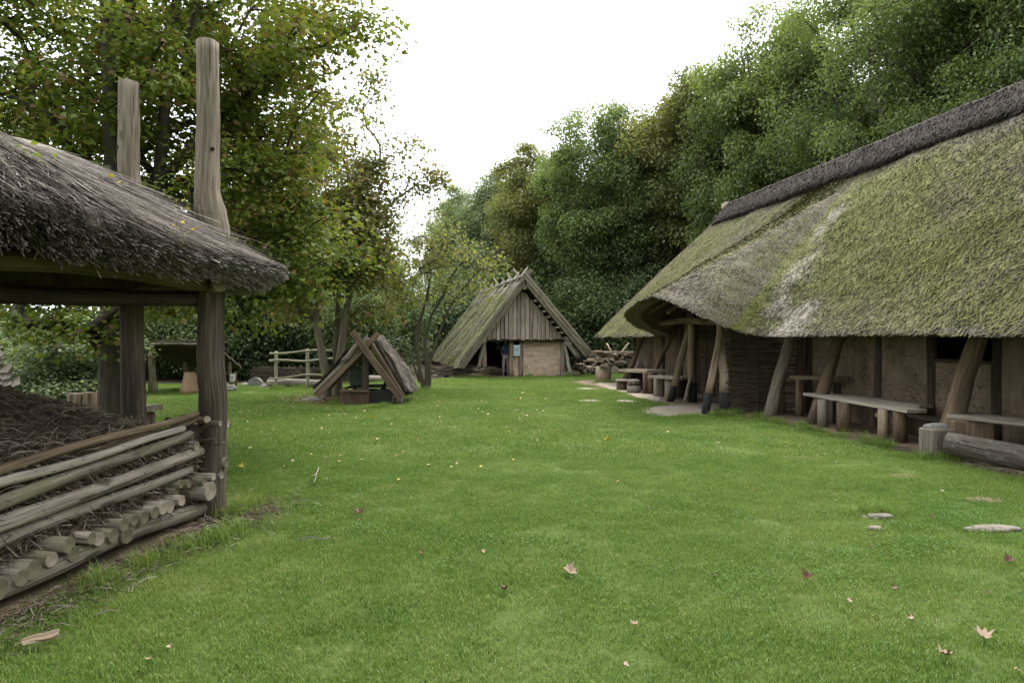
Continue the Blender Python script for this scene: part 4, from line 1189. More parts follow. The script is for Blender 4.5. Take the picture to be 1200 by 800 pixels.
# woven wicker screens
def wicker(p0, p1, z1, nrow, nst, lab_parent):
    p0, p1 = np.asarray(p0, float), np.asarray(p1, float); a = unit(p1 - p0); L = np.linalg.norm(p1 - p0); nr = np.array([-a[1], a[0], 0])
    sx = np.linspace(0.06, L - .06, nst)
    for x in sx:
        pole('stake', M['withy'], lab_parent, p0 + a * x - np.array([0, 0, .05]), p0 + a * x + np.array([0, 0, z1]), .022, .018, 6, 4, .01)
    for r in range(nrow):
        z = 0.03 + (z1 - .05) * (r + random.uniform(-.3, .3)) / nrow
        nseg = (nst - 1) * 4; pts = []
        ph = r % 2; dr = random.uniform(-.03, .03)
        x0 = random.uniform(-.1, .05); x1 = L + random.uniform(-.05, .12)
        for k in range(nseg + 1):
            x = x0 + (x1 - x0) * k / nseg
            w = math.cos(math.pi * (x / (L / (nst - 1)) + ph))
            pts.append(p0 + a * x + nr * w * .028 + np.array([0, 0, z + dr * (x / L - .5) + .012 * math.sin(x * 3 + r)]))
        rd = random.uniform(.010, .0175)
        MB().tube(pts, [rd * (1 - .35 * k / nseg) for k in range(nseg + 1)], 5, .05, True).build('withy', M['withy'], lab_parent, 'end')
SCR = thing('wicker_screen', 'dark woven wicker wall on the near side of the porch, behind the leaning post', 'wicker wall', None, tuple(H(14.0, 7.7, 0)))
wicker(on(853, 485, 14.75) * np.array([1, 1, 0]), H(13.75, 8.56, 0), 1.95, 58, 6, SCR)
wicker(H(13.75, 8.56, 0), H(13.4, 8.66, 0), 1.9, 6, 2, SCR)
SC2 = thing('wicker_screen', 'dark woven wicker wall inside the porch between its two pairs of posts', 'wicker wall', None, tuple(H(16.2, 8.5, 0)))
wicker(H(14.9, 8.55, 0), H(19.35, 8.5, 0), 2.6, 62, 10, SC2)
MB().plank(H(13.8, 8.75, 1.3), H(19.4, 8.75, 1.3), 3.0, .1, (VH[0], VH[1], 0)).build('backing_wall', M['daub'], LH)
# threshold slab
t_ = rough_outline([g2(818, 478.5), g2(824, 473.5), g2(846, 475), g2(847, 481), g2(836, 482)], .08, .04, 77)
tag(MB().poly_prism(t_, -0.03, 0.045, 0).build('threshold_slab', M['stone_pale']), 'pale flat threshold slab lying between the porch posts', 'stone slab')

# ------------------------------------------------------------------ furniture along the long house
def stump_leg(parent, p, h, r, mat='wood_brown', n=9, name='leg', end='end_dark', lean=(0, 0)):
    p = np.asarray(p, float)
    return MB().tube([p - [0, 0, .02], p + [lean[0] * .5, lean[1] * .5, h * .5], p + [lean[0], lean[1], h]], [r * 1.08, r, r * .96], n, .1, True, .04).build(name, M[mat], parent, end)

def live_plank(name, mat, parent, p0, p1, w, th, seg=9, wob=.10):
    m = MB().plank(p0, p1, w, th, (0, 0, 1), seg, wob)
    return m.build(name, M[mat], parent, 'end')

VH3 = np.array([VH[0], VH[1], 0])
b1 = thing('plank_bench', 'long bench of two weathered planks on log legs, beside the daub wall', 'bench', 'plank benches along the long house', tuple(H(11.3, 7.6, 0)))
live_plank('seat_plank', 'wood_silver', b1, GZ(943, 461.5, .545) + VH3 * .13, GZ(1066, 482, .525) + VH3 * .13, .30, .05)
live_plank('seat_plank', 'wood_silver', b1, GZ(970, 461.2, .55) + VH3 * .1, GZ(1087, 476.5, .53) - VH3 * .02, .26, .05)
for px, py, r, m in [(964, 500.5, .085, 'wood_grey'), (989, 505.5, .115, 'wood_brown'), (1035, 516.5, .075, 'wood_tan'), (1055, 518.5, .10, 'wood_brown')]:
    p = G(px, py); stump_leg(b1, p, .51, r, m)
pole('cross_bar', M['wood_tan'], b1, G(1033, 516) + [0, .1, .40], G(1043, 513) + [.1, .3, .41], .045, None, 8, 2, 0)

b2 = thing('plank_table', 'tall narrow table of dark planks against the wicker screen', 'table', None, tuple(H(13.0, 8.0, 0)))
live_plank('table_top', 'wood_brown', b2, P(932, 441.5, 14.05), P(990, 443.5, 13.2), .42, .07, 7)
stump_leg(b2, G(937, 487.5), .80, .085, 'wood_brown'); stump_leg(b2, G(941, 484) + [.25, .1, 0], .80, .075, 'wood_brown'); stump_leg(b2, P(981, 495, 13.1) * np.array([1, 1, 0]), .78, .08, 'wood_dark')

b3 = thing('plank_bench', 'weathered plank bench on a squared timber block behind the lichen covered log', 'bench', 'plank benches along the long house', tuple(H(8, 7.7, 0)))
q0, q1 = GZ(1107, 486.5, .53) + VH3 * .24, GZ(1200, 497, .53) + VH3 * .24
live_plank('seat_plank', 'wood_silver', b3, q0, q1 + (q1 - q0) * 1.6, .50, .055, 12, .06)
def block(parent, name, mat, c, w, d, h, rot=0.0, taper=.96, z0=0.0, end='end_dark', nx=5):
    c = np.asarray(c, float); q = []
    for z, s in ((z0 - .02, 1), (z0 + h, taper)):
        for sx, sy in ((-1, -1), (1, -1), (1, 1), (-1, 1)):
            x, y = sx * w / 2 * s * random.uniform(.95, 1.04), sy * d / 2 * s * random.uniform(.95, 1.04)
            q.append((c[0] + x * math.cos(rot) - y * math.sin(rot), c[1] + x * math.sin(rot) + y * math.cos(rot), z))
    o = MB().hexa(q).build(name, mat if not isinstance(mat, str) else M[mat], parent)
    bv = o.modifiers.new('bevel', 'BEVEL'); bv.width = min(w, d, h) * .07; bv.segments = 2
    return o
block(b3, 'timber_block', 'wood_brown', P(1137, 500, 9.62) * np.array([1, 1, 0]), .52, .42, .49, -.35)
block(b3, 'timber_block', 'wood_dark', (q1 + (q1 - q0) * 1.3) * np.array([1, 1, 0]), .36, .5, .49, -.1)
stump_leg(b3, (q1 + (q1 - q0) * .05) * np.array([1, 1, 0]), .49, .10, 'wood_dark')

b4 = thing('low_bench', 'low plank bench in the shade tight against the daub wall', 'bench', None, tuple(H(9.6, 8.25, 0)))
live_plank('seat_plank', 'wood_dark', b4, H(10.9, 8.3, .36), H(8.95, 8.28, .36), .26, .05)
for u in (10.5, 9.35): stump_leg(b4, H(u, 8.3, 0), .33, .08, 'wood_red')

lg = thing('lying_log', 'grey lichen covered log lying on the bare earth at the right border', 'log', None, tuple(H(8.3, 7.3, 0)))
lp = [P(1110, 519, 9.05), P(1130, 523, 8.9), P(1160, 529, 8.7), P(1200, 537, 8.45), P(1260, 548, 8.1), P(1330, 566, 7.7)]
MB().tube(lp, [.135, .15, .155, .15, .145, .14], 14, .08, True, .05).build('log_body', M['wood_lichen'], lg)
bp = thing('squared_post', 'short squared grey timber stump at the end of the lichen covered log', 'timber post', None, tuple(G(1097, 537)))
block(bp, 'post_body', 'wood_grey', P(1097, 537, 9.3) * np.array([1, 1, 0]), .30, .26, .41, .12, 1.06, end='end')
tag(rock('loose_stone', P(1096, 500.5, 9.35), (.15, .11, .06), M['stone'], 5), 'rough grey stone lying on top of the squared timber stump', 'stone')

# far end furniture
cb = thing('chopping_block', 'broad upright log stump standing free on the grass before the hut', 'stump', None, tuple(G(707, 447)))
stump_leg(cb, G(707, 446.5), .56, .275, 'wood_tan', 16, 'stump_body', 'end')
MB().tube([P(707, 428.5, 25.3), P(706, 426, 25.3)], [.16, .03], 6, .3, False).build('chip_heap', M['wood_brown'], cb)
ta_ = thing('log_table', 'thick wooden table on log legs beyond the porch of the long house', 'table', None, tuple(G(758, 460)))
live_plank('table_top', 'wood_tan', ta_, P(737, 433.5, 22.4), P(771, 435, 20.0), .75, .09, 7)
for px, py, r in [(757, 461, .10), (763.5, 461.5, .10)]: stump_leg(ta_, G(px, py), .62, r, 'wood_brown')
block(ta_, 'timber_block', 'wood_dark', P(746, 450, 22.2) * np.array([1, 1, 0]), .5, .4, .62, .1)
tb_ = thing('log_bench', 'bench of a pale slab on three upright grey logs before the porch post', 'bench', None, tuple(G(785, 465)))
live_plank('seat_plank', 'wood_silver', tb_, P(767, 441, 19.0), P(808, 443, 17.6), .5, .07, 7)
stump_leg(tb_, G(773, 464), .50, .165, 'wood_grey', 12); stump_leg(tb_, G(786, 467.5), .50, .15, 'wood_grey', 12); stump_leg(tb_, G(800, 466), .50, .15, 'wood_dark', 12)
s1 = thing('log_stool', 'stool of a board laid on two stacked log rounds, by the log table', 'stool', None, tuple(G(730, 456)))
stump_leg(s1, G(729, 456.5), .30, .16, 'wood_brown', 12, 'log_round'); live_plank('seat_board', 'wood_silver', s1, P(722, 445.5, 21.4), P(744, 445.5, 21.2), .34, .05, 4)
s2 = thing('log_stool', 'squat round stool with a dark band around its waist, nearest to the lawn', 'stool', None, tuple(G(743, 460)))
MB().tube([G(743, 460) + [0, 0, z] for z in (0, .06, .16, .22)], [.19, .215, .20, .16], 14, .03).build('lower_drum', M['wood_grey'], s2)
MB().tube([G(743, 460) + [0, 0, z] for z in (.22, .25)], [.15, .15], 14).build('band', M['wood_char'], s2)
MB().tube([G(743, 460) + [0, 0, z] for z in (.25, .29, .37, .39)], [.16, .185, .18, .14], 14, .03).build('upper_drum', M['wood_grey'], s2)
s3 = thing('log_stool', 'short dark log round half hidden under the edge of the log table', 'stool', None, tuple(G(753, 458)))
stump_leg(s3, G(752, 456.5), .28, .15, 'wood_dark', 12, 'log_round')
tag(rock('pale_rock', P(750, 430, 24) * np.array([1, 1, 0]) + [0, 0, .3], (.2, .2, .42), M['stone_pale'], 9), 'pale rounded rock standing against the far wall of the long house', 'rock')

# ------------------------------------------------------------------ the hut in the middle
HT = thing('thatched_hut', 'small hut with a steep thatched roof, boarded gable and tan daub front, in the centre', 'house', None, tuple(K(5, 0, 0)))
HL = 13.0
aN = np.linspace(0, HL, 70)
def hut_side(sgn, be, ze, seed, nm):
    E = np.array([K(a + .12 * math.sin(a * 3), sgn * (be + .04 * math.sin(2 * a)), ze + .03 * math.sin(1.7 * a + 1)) for a in aN])
    Rr = np.array([K(a, sgn * .02, 4.05 + .03 * math.sin(a)) for a in aN])
    ro, inf = ruled_roof(nm, E, Rr, 24, M['thatch_hut'], HT, lambda V, i, t: 0.62 + .22 * smooth(.3, .8, vnoise(V, .5, 61)) - .15 * smooth(.8, 1, t),
                         lambda V, i, t: .12 + .45 * smooth(.80, .95, t) + .2 * smooth(.12, 0, i), .26, .25, .03, seed, nz=.05)
    straws('roof_straw', inf, 16000 if sgn < 0 else 5000, .28, .035, .04, M['thatch_hut'], ro, np.random.default_rng(seed), .35, 1.0, 2000, .05)
hut_side(-1, 2.78, .40, 61, 'roof'); hut_side(1, 2.80, .84, 62, 'roof')
# barge boards: two rough layers each side, crossing above the ridge
def barge(sgn, be, ze, a, up, w, th, over, mat):
    top = np.array(K(a, 0, 4.05)); low = np.array(K(a, sgn * be, ze)); d = unit(top - low)
    nrm = np.cross(d, [AA[0], AA[1], 0]); nrm = nrm if nrm[2] > 0 else -nrm
    MB().plank(low + nrm * up - d * .08, top + nrm * up + d * over, w, th, (AA[0], AA[1], 0), 12, .22).build('barge_board', M['wood_moss'], HT)
barge(-1, 2.70, .47, -.09, .02, .12, .07, .42, 'wood_grey'); barge(1, 2.72, .92, -.15, .02, .15, .07, .12, 'wood_grey')
barge(-1, 2.62, .62, -.16, .09, .09, .05, .3, 'wood_grey'); barge(1, 2.66, 1.0, -.2, .11, .09, .05, .2, 'wood_grey')
# short poles crossing on the ridge
for a in np.arange(1.0, HL, 1.6):
    for s in (-1, 1):
        p = np.array(K(a + .1 * s, 0, 4.08)); q = np.array(K(a + .1 * s, s * .62, 4.08 - .62 * 1.3)); d = unit(p - q)
        pole('ridge_stick', M['wood_silver'], HT, q + [0, 0, .12], p + d * random.uniform(.25, .5) + [0, 0, .12], .045, .04, 6, 3, .01)
pole('ridge_pole', M['wood_grey'], HT, K(.1, .0, 3.72), K(HL, 0, 3.75), .11, .09, 10, 8, .02)
pole('ridge_log', M['wood_silver'], HT, K(-.1, -.08, 4.16), K(HL * .8, -.05, 4.2), .07, .05, 8, 8, .03)
# gable boards
AG = .55
bs = np.linspace(-1.64, 1.86, 21)
for b0, b1 in zip(bs[:-1], bs[1:]):
    c = (b0 + b1) / 2
    zt0, zt1 = [4.05 - .40 - (1.31 if q < 0 else 1.15) * abs(q) for q in (b0 + .004, b1 - .004)]
    z0 = 1.555 + random.uniform(-.03, .03); ao = AG + random.uniform(-.025, .025)
    if max(zt0, zt1) < z0 + .05: continue
    zt0, zt1 = max(zt0, z0 + .03), max(zt1, z0 + .03)
    gp = random.uniform(.006, .02)
    MB().hexa([K(ao, b0 + gp, z0), K(ao, b1 - gp, z0), K(ao + .05, b1 - gp, z0), K(ao + .05, b0 + gp, z0), K(ao, b0 + gp, zt0), K(ao, b1 - gp, zt1), K(ao + .05, b1 - gp, zt1), K(ao + .05, b0 + gp, zt0)]
              ).build('gable_board', M['wood_gable'], HT)
    m_ = HT.children[-1]
# board backing so that no light falls through the joints
MB().hexa([K(.66, -1.55, 1.62), K(.66, 1.55, 1.62), K(.72, 1.55, 1.62), K(.72, -1.55, 1.62), K(.66, -.05, 3.5), K(.66, .05, 3.5), K(.72, .05, 3.5), K(.72, -.05, 3.5)]).build('gable_backing', M['wood_dark'], HT)
pole('tie_beam', M['wood_dark'], HT, K(.72, -1.75, 1.54), K(.72, 1.92, 1.56), .09, None, 8, 6, .01)
for s, b, z in ((-1, -1.68, 1.53), (1, 1.93, 1.58)):
    pole('side_purlin', M['wood_grey'], HT, K(.2, b, z), K(HL, b, z + .05), .12, .1, 10, 6, .01)
for k in range(9):
    for s in (-1, 1):
        f = .1 + .085 * k
        b = s * (.25 + 2.25 * f); z = 4.05 - .32 - (1.31 if s < 0 else 1.15) * abs(b) - .02
        if s < 0 and k not in (0, 2, 4): continue
        pole('lath', M['wood_silver'], HT, K(.12 + random.uniform(-.05, .1), b, z), K(HL, b, z), .045, None, 7, 2, 0)
def bpx(px, a):
    b = 0
    for _ in range(6):
        q = K(a, b, 0); b += ((px - 600) / FPX * q[1] - q[0]) / (AB[0] - (px - 600) / FPX * AB[1])
    return b
AF = .95
def daub_box(b0, b1, z0, z1, a=AF, th=.18, nm='daub_panel', mat='daub_hut'):
    m = MB(); nb, nz_ = 8, 8; base = 0
    for i in range(nb + 1):
        for k in range(nz_ + 1):
            b = b0 + (b1 - b0) * i / nb; z = z0 + (z1 - z0) * k / nz_
            e = .035 * (vnoise([[b * 1.0, z * 4.5, 0]], 1.6, 91)[0] - .5)
            m.v.append(np.array(K(a + e, b, z)))
    for i in range(nb):
        for k in range(nz_):
            q = i * (nz_ + 1) + k
            m.face((q, q + nz_ + 1, q + nz_ + 2, q + 1), [(0, 0)] * 4, 0, True)
    m.hexa([K(a + .03, b0, z0), K(a + .03, b1, z0), K(a + th, b1, z0), K(a + th, b0, z0), K(a + .03, b0, z1), K(a + .03, b1, z1), K(a + th, b1, z1), K(a + th, b0, z1)])
    return m.build(nm, M[mat], HT)
daub_box(bpx(613, AF), bpx(657.5, AF), -.03, 1.53); daub_box(bpx(601, AF), bpx(609, AF), -.03, 1.3)
for px, w in ((567, .13), (599, .125), (610.5, .105), (659.5, .14)):
    b = bpx(px, AF - .1)
    pole('door_post' if px < 605 else 'wall_post', M['wood_tan'] if px != 659.5 else M['wood_grey'], HT, K(AF - .08, b, -.05), K(AF - .06, b + .01, 1.53), w * .85, w * .8, 9, 6, .02)
pole('wall_prop', M['wood_silver'], HT, K(.75, bpx(557, .75), -.05), K(.75, bpx(567, .75), 1.35), .085, .075, 8, 5, .03)
pole('wall_prop', M['wood_silver'], HT, K(.7, bpx(670, .7), -.05), K(.8, bpx(661, .8), 1.42), .075, .06, 8, 5, .03)
pole('wall_prop', M['wood_silver'], HT, K(.4, 2.42, .80), K(.4, 1.88, 1.52), .14, .14, 9, 4, .01)
MB().plank(K(.75, bpx(658, .75), .08), K(.75, bpx(672, .75), .10), .22, .16).build('foot_plank', M['wood_silver'], HT)
# side and back walls close the room; a small window in the back wall
for s, b in ((-1, -1.78), (1, 1.95)):
    MB().hexa([K(1.0, b, -.05), K(HL - .5, b, -.05), K(HL - .5, b + .12, -.05), K(1.0, b + .12, -.05), K(1.0, b, 1.5), K(HL - .5, b, 1.5), K(HL - .5, b + .12, 1.5), K(1.0, b + .12, 1.5)]).build('side_wall', M['daub'], HT)
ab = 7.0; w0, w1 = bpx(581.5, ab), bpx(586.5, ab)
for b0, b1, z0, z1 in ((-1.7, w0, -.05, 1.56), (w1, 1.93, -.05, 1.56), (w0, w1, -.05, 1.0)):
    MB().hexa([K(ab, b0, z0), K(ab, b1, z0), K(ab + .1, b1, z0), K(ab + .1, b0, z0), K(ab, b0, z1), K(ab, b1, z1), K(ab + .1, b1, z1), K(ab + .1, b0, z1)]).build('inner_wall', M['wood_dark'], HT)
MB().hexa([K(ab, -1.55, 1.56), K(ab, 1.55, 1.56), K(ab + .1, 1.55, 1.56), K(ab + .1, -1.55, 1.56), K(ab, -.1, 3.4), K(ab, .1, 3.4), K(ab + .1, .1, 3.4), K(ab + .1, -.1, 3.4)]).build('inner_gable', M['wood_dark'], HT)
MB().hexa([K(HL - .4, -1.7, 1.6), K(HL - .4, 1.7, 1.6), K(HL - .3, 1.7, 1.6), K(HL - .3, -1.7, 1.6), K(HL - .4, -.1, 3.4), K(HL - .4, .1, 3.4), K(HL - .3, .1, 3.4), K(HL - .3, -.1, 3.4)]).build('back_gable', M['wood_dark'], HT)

sg = thing('information_sign', 'pale blue information sign fixed between the two front posts of the hut', 'sign', None, tuple(K(.6, bpx(605.5, .6), .9)))
sb = bpx(605.5, .72)
MB().plank(K(.72, sb, .88), K(.72, sb, 1.32), .26, .03, (-AA[0], -AA[1], 0)).build('sign_board', M['sign'], sg)
for k, (z, w) in enumerate([(1.27, .12), (1.20, .2), (1.165, .2), (1.13, .18), (1.095, .2), (1.06, .14), (.98, .2), (.945, .17)]):
    MB().plank(K(.70, sb - w / 2, z), K(.70, sb + w / 2, z), .014, .006, (-AA[0], -AA[1], 0)).build('text_line', M['print'], sg)

# brushwood beside the hut wall
def brush(name, label, cat, c, n, L, r, mat, spread, hgt, group=None, seed=0):
    gg = random.Random(seed); m = MB()
    for k in range(n):
        p = np.array(c) + np.array([gg.uniform(-1, 1) * spread[0], gg.uniform(-1, 1) * spread[1], gg.uniform(.02, hgt)])
        a = gg.uniform(-.5, .5) + (math.pi if gg.random() < .5 else 0); l = L * gg.uniform(.4, 1)
        d = np.array([math.cos(a), math.sin(a) * .6, gg.uniform(-.15, .15)])
        q = p + d * l
        p[2] = max(p[2], .02); q[2] = max(q[2], .02)
        m.tube([p, (p + q) / 2 + [0, 0, gg.uniform(-.03, .03)], q], [r, r * .9, r * .6], 5, .1)
    o = m.build(name, M[mat], None, 'end'); tag(o, label, cat, group); o['kind'] = 'stuff'
    return o
brush('brushwood_heap', 'heap of brown brushwood under the left eaves of the hut', 'brushwood', P(540, 440, 28.2) * np.array([1, 1, 0]) + [0, 0, .05], 150, .7, .02, 'withy', (1.3, .4), .38, None, 1)
brush('kindling_heap', 'small heap of orange brown kindling beside the left door prop of the hut', 'brushwood', P(560.5, 443, 28.0) * np.array([1, 1, 0]), 40, .35, .03, 'wood_pale', (.15, .15), .35, None, 2)

# ------------------------------------------------------------------ person in the doorway
def person(px, d):
    x0, y0 = X(px, d), d
    T = thing('person', 'person in a patterned dark jacket and mauve grey trousers standing in the hut doorway', 'person', None, (x0, y0, 0))
    s = 0.90
    J = {'pelvis': (0, 0, .95), 'waist': (0, .01, 1.1), 'chest': (0, .02, 1.32), 'neck': (0, 0, 1.48), 'head': (0, -.03, 1.62), 'crown': (0, -.01, 1.73),
         'shL': (-.17, 0, 1.42), 'elL': (-.24, .03, 1.15), 'wrL': (-.16, -.17, 1.02), 'haL': (-.12, -.22, 1.00),
         'shR': (.17, 0, 1.42), 'elR': (.23, .05, 1.15), 'wrR': (.17, -.13, .98), 'haR': (.14, -.2, .96),
         'hipL': (-.09, 0, .90), 'knL': (-.11, -.02, .50), 'anL': (-.12, .02, .09), 'toL': (-.13, -.14, .04),
         'hipR': (.09, 0, .90), 'knR': (.10, .0, .50), 'anR': (.10, .04, .09), 'toR': (.11, -.11, .04)}
    RD = {'pelvis': .13, 'waist': .115, 'chest': .14, 'neck': .055, 'head': .088, 'crown': .07, 'shL': .065, 'elL': .045, 'wrL': .03, 'haL': .035, 'shR': .065, 'elR': .045, 'wrR': .03, 'haR': .035,
          'hipL': .085, 'knL': .058, 'anL': .042, 'toL': .035, 'hipR': .085, 'knR': .058, 'anR': .042, 'toR': .035}
    ED = [('pelvis', 'waist'), ('waist', 'chest'), ('chest', 'neck'), ('neck', 'head'), ('head', 'crown'), ('chest', 'shL'), ('shL', 'elL'), ('elL', 'wrL'), ('wrL', 'haL'), ('chest', 'shR'), ('shR', 'elR'), ('elR', 'wrR'), ('wrR', 'haR'),
          ('pelvis', 'hipL'), ('hipL', 'knL'), ('knL', 'anL'), ('anL', 'toL'), ('pelvis', 'hipR'), ('hipR', 'knR'), ('knR', 'anR'), ('anR', 'toR')]
    for sd_, sx in (('L', 1), ('R', -1)):
        h = np.array(J['ha' + sd_])
        for f in range(5):
            nm = f'f{sd_}{f}'
            o1 = np.array([(-.026 + .017 * f) if f < 4 else .035 * sx, -.045 if f < 4 else -.01, -.012]); o2 = o1 + np.array([0, -.03 - .006 * (f in (1, 2)), -.022])
            J[nm + 'a'] = tuple(h + o1); J[nm + 'b'] = tuple(h + o2); RD[nm + 'a'] = .010; RD[nm + 'b'] = .008
            ED += [('ha' + sd_, nm + 'a'), (nm + 'a', nm + 'b')]
    keys = list(J)
    def skin(name, ks, rad, mat, ed=None):
        me = bpy.data.meshes.new(name)
        ix = {k: i for i, k in enumerate(ks)}
        me.from_pydata([(x0 + J[k][0] * s, y0 + J[k][1] * s, J[k][2] * s) for k in ks], [(ix[a], ix[b]) for a, b in (ed or ED) if a in ix and b in ix], [])
        o = put(name, me, mat, T)
        md = o.modifiers.new('skin', 'SKIN'); 
        if not me.skin_vertices: me.skin_vertices.new()
        for k in ks:
            v = me.skin_vertices[0].data[ix[k]]; r = rad[k] * s; v.radius = (r, r * (.75 if k in ('chest', 'waist', 'pelvis') else 1))
        me.skin_vertices[0].data[0].use_root = True
        sb_ = o.modifiers.new('sub', 'SUBSURF'); sb_.levels = sb_.render_levels = 1
        return o
    skin('body', keys, RD, M['skin'])
    jr = {k: RD[k] + .018 for k in RD}
    skin('jacket', ['pelvis', 'waist', 'chest', 'neck', 'shL', 'elL', 'wrL', 'shR', 'elR', 'wrR'], {**jr, 'neck': .062, 'pelvis': .15}, M['jacket'])
    tr = {k: RD[k] + .02 for k in RD}; tr.update(anL=.068, anR=.068, knL=.075, knR=.075)
    skin('trousers', ['pelvis', 'hipL', 'knL', 'anL', 'hipR', 'knR', 'anR'], tr, M['trousers'])
    for q in 'LR':
        MB().tube([np.array([x0, y0, 0]) + s * np.array(J['an' + q]) * [1, 1, 0] + [0, .03, .04], np.array([x0, y0, 0]) + s * np.array(J['to' + q]) * [1, 1, 0] + [0, -.03, .035]], [.05, .038], 10, 0).build('shoe', M['shoe'], T)
    hd = np.array([x0, y0, 0]) + s * np.array([0, -.02, 1.64])
    hr = MB()
    hr.tube([hd + [0, .01, z] for z in (.02, .07, .11, .125)], [.098, .095, .07, .02], 12, .02); hr.tube([hd + [0, .045, z] for z in (-.09, -.02, .05)], [.06, .085, .09], 10, .02)
    hr.build('hair', M['hair'], T)
    fc = hd + [0, -.088, 0]
    MB().tube([fc + [0, .012, .0], fc + [0, -.014, -.03], fc + [0, .01, -.038]], [.009, .013, .01], 6).build('nose', M['skin'], T)
    for sx in (-1, 1):
        MB().tube([fc + [sx * .032, .016, .008], fc + [sx * .032, .004, .008]], [.010, .006], 8).build('eye', M['hair'], T)
        MB().tube([hd + [sx * .088, 0, .02], hd + [sx * .098, .005, 0], hd + [sx * .088, 0, -.025]], [.012, .018, .01], 6).build('ear', M['skin'], T)
    MB().tube([fc + [-.022, .014, -.055], fc + [0, .006, -.057], fc + [.022, .014, -.055]], [.005, .008, .005], 6).build('mouth', M['wood_red'], T)
person(592.8, 29.2)

# ------------------------------------------------------------------ small pit roof (A-frame) in the middle distance
PR = thing('pit_shelter', 'low A-shaped roof of rough boards over a boarded pit, beside the twin-stemmed maple', 'shelter', None, tuple(G(428, 472)))
dp = 16.6
def pp(px, py, k=0.0):               # front plane; k metres deeper along the shelter's axis
    q = P(px, py, dp); return q + np.array([.02, 1.0, 0]) * k
apL, apR = pp(418, 393), pp(440, 393)
MB().plank(pp(470, 467, -.03), pp(413, 388, -.03), .15, .05, (.02, 1, 0), 7, .1).build('barge_board', M['wood_brown'], PR)
MB().plank(pp(370, 464, .08), pp(442, 391, .08), .13, .05, (.02, 1, 0), 7, .1).build('barge_board', M['wood_brown'], PR)
pole('barge_log', M['wood_grey'], PR, pp(402, 423, .05), pp(424, 399, .0), .075, .06, 8, 4, .02)
def pit_roof(x0, y0, x1, y1, n, sgn):
    for i in range(n):
        a, b = .12 + 1.45 * i / n, .12 + 1.45 * (i + 1) / n - .008
        f = random.uniform(-.06, .06)
        lo, hi = pp(x0, y0 + random.uniform(-1.5, 1.5), (a + b) / 2), pp(x1, y1, (a + b) / 2)
        up = np.cross(hi - lo, [.05, 1, 0]); up = up if up[2] > 0 else -up
        MB().plank(lo, hi, b - a, .07, up + np.random.default_rng(i).normal(size=3) * .03, 5, .08).build('roof_plank', M['wood_moss' if sgn < 0 else 'wood_brown'], PR)
pit_roof(471, 465, 430, 397, 9, 1); pit_roof(364, 461, 430, 397, 9, -1)
# reed laid over the boards
for sgn, (x0, y0) in ((1, (470, 462)), (-1, (368, 458))):
    E = np.array([pp(x0, y0, .38 + 1.2 * q) + [.09 * sgn, 0, .06] for q in np.linspace(0, 1, 16)]); Rr = np.array([pp(430, 396, .38 + 1.2 * q) + [.06 * sgn, 0, .07] for q in np.linspace(0, 1, 16)])
    rf, inf = ruled_roof('reed_cover', E, Rr, 10, M['thatch_barrack'], PR, lambda V, i, t: t * 0 + .35, lambda V, i, t: t * 0 + .4, .05, .05, .05, 95, nz=.05)
    straws('reed_straw', inf, 2500, .4, .03, .05, M['thatch_barrack'], rf, np.random.default_rng(3), .3, 1, 300, .1)
pole('centre_post', M['wood_dark'], PR, pp(426, 458, .15) * np.array([1, 1, 0]), pp(427, 402, .15), .085, .08, 8, 4, .01)
MB().plank(pp(397.5, 457.5, -.02), pp(432, 458.5, -.02), .05, .06).build('panel_rail', M['wood_red'], PR)
MB().hexa([pp(398, 475, 0), pp(432, 476, 0), pp(432, 476, .06), pp(398, 475, .06), pp(398, 458.5, 0), pp(432, 458.5, 0), pp(432, 458.5, .06), pp(398, 458.5, .06)]).build('front_board', M['wood_red'], PR)
for a, b in ((432.3, 459), ):
    MB().hexa([pp(432.5, 476, .03), pp(459, 473, .03), pp(459, 473, .08), pp(432.5, 476, .08), pp(432.5, 458, .03), pp(459, 457, .03), pp(459, 457, .08), pp(432.5, 458, .08)]).build('pit_darkness', M['iron'], PR)  # black sheet painted in for the dark of the pit opening
MB().hexa([pp(398, 475, 1.3), pp(452, 475, 1.3), pp(452, 475, 1.36), pp(398, 475, 1.36), pp(398, 460, 1.3), pp(452, 460, 1.3), pp(452, 460, 1.36), pp(398, 460, 1.36)]).build('pit_darkness', M['iron'], PR)  # second black sheet, the pit's darkness at its back
for k in (0.3, .7, 1.2):
    pole('pit_rail', M['iron'], PR, pp(398, 455.5, k), pp(459, 454, k), .018, None, 6, 2, 0)
for px in (403, 412, 444, 456):
    pole('pit_rail', M['iron'], PR, pp(px, 456, .05), pp(px, 456, 1.2), .018, None, 6, 2, 0)
pole('thin_post', M['iron'], PR, pp(444, 458, .7), pp(443.5, 425, .7), .03, None, 6, 2, 0)
MB().plank(pp(403.5, 434, 1.2) + [0, 0, -.5], pp(403.5, 434, 1.2), .34, .03, (0, -1, .1)).build('grey_board', M['greyboard'], PR)
for px, py in ((459, 470), (464, 470), (469, 469)):
    stump_leg(PR, pp(px, py, .15) * np.array([1, 1, 0]), .22, .05, 'wood_grey', 8, 'peg')
lb = thing('low_log', 'pale log lying on the lawn behind the pit shelter', 'log', None, tuple(G(450, 447)))
pole('log_body', M['wood_silver'], lb, G(412, 449) + [0, 0, .13], G(452, 447) + [0, 0, .13], .12, .11, 10, 5, .02)
gs = rough_outline(ell(G(366, 470)[:2], .3, .16, 10), .1, .05, 3)
tag(rock('flat_stone', G(366, 470) + [0, 0, .03], (.34, .18, .09), M['stone'], 11), 'flat grey stone at the left foot of the pit shelter', 'stone')

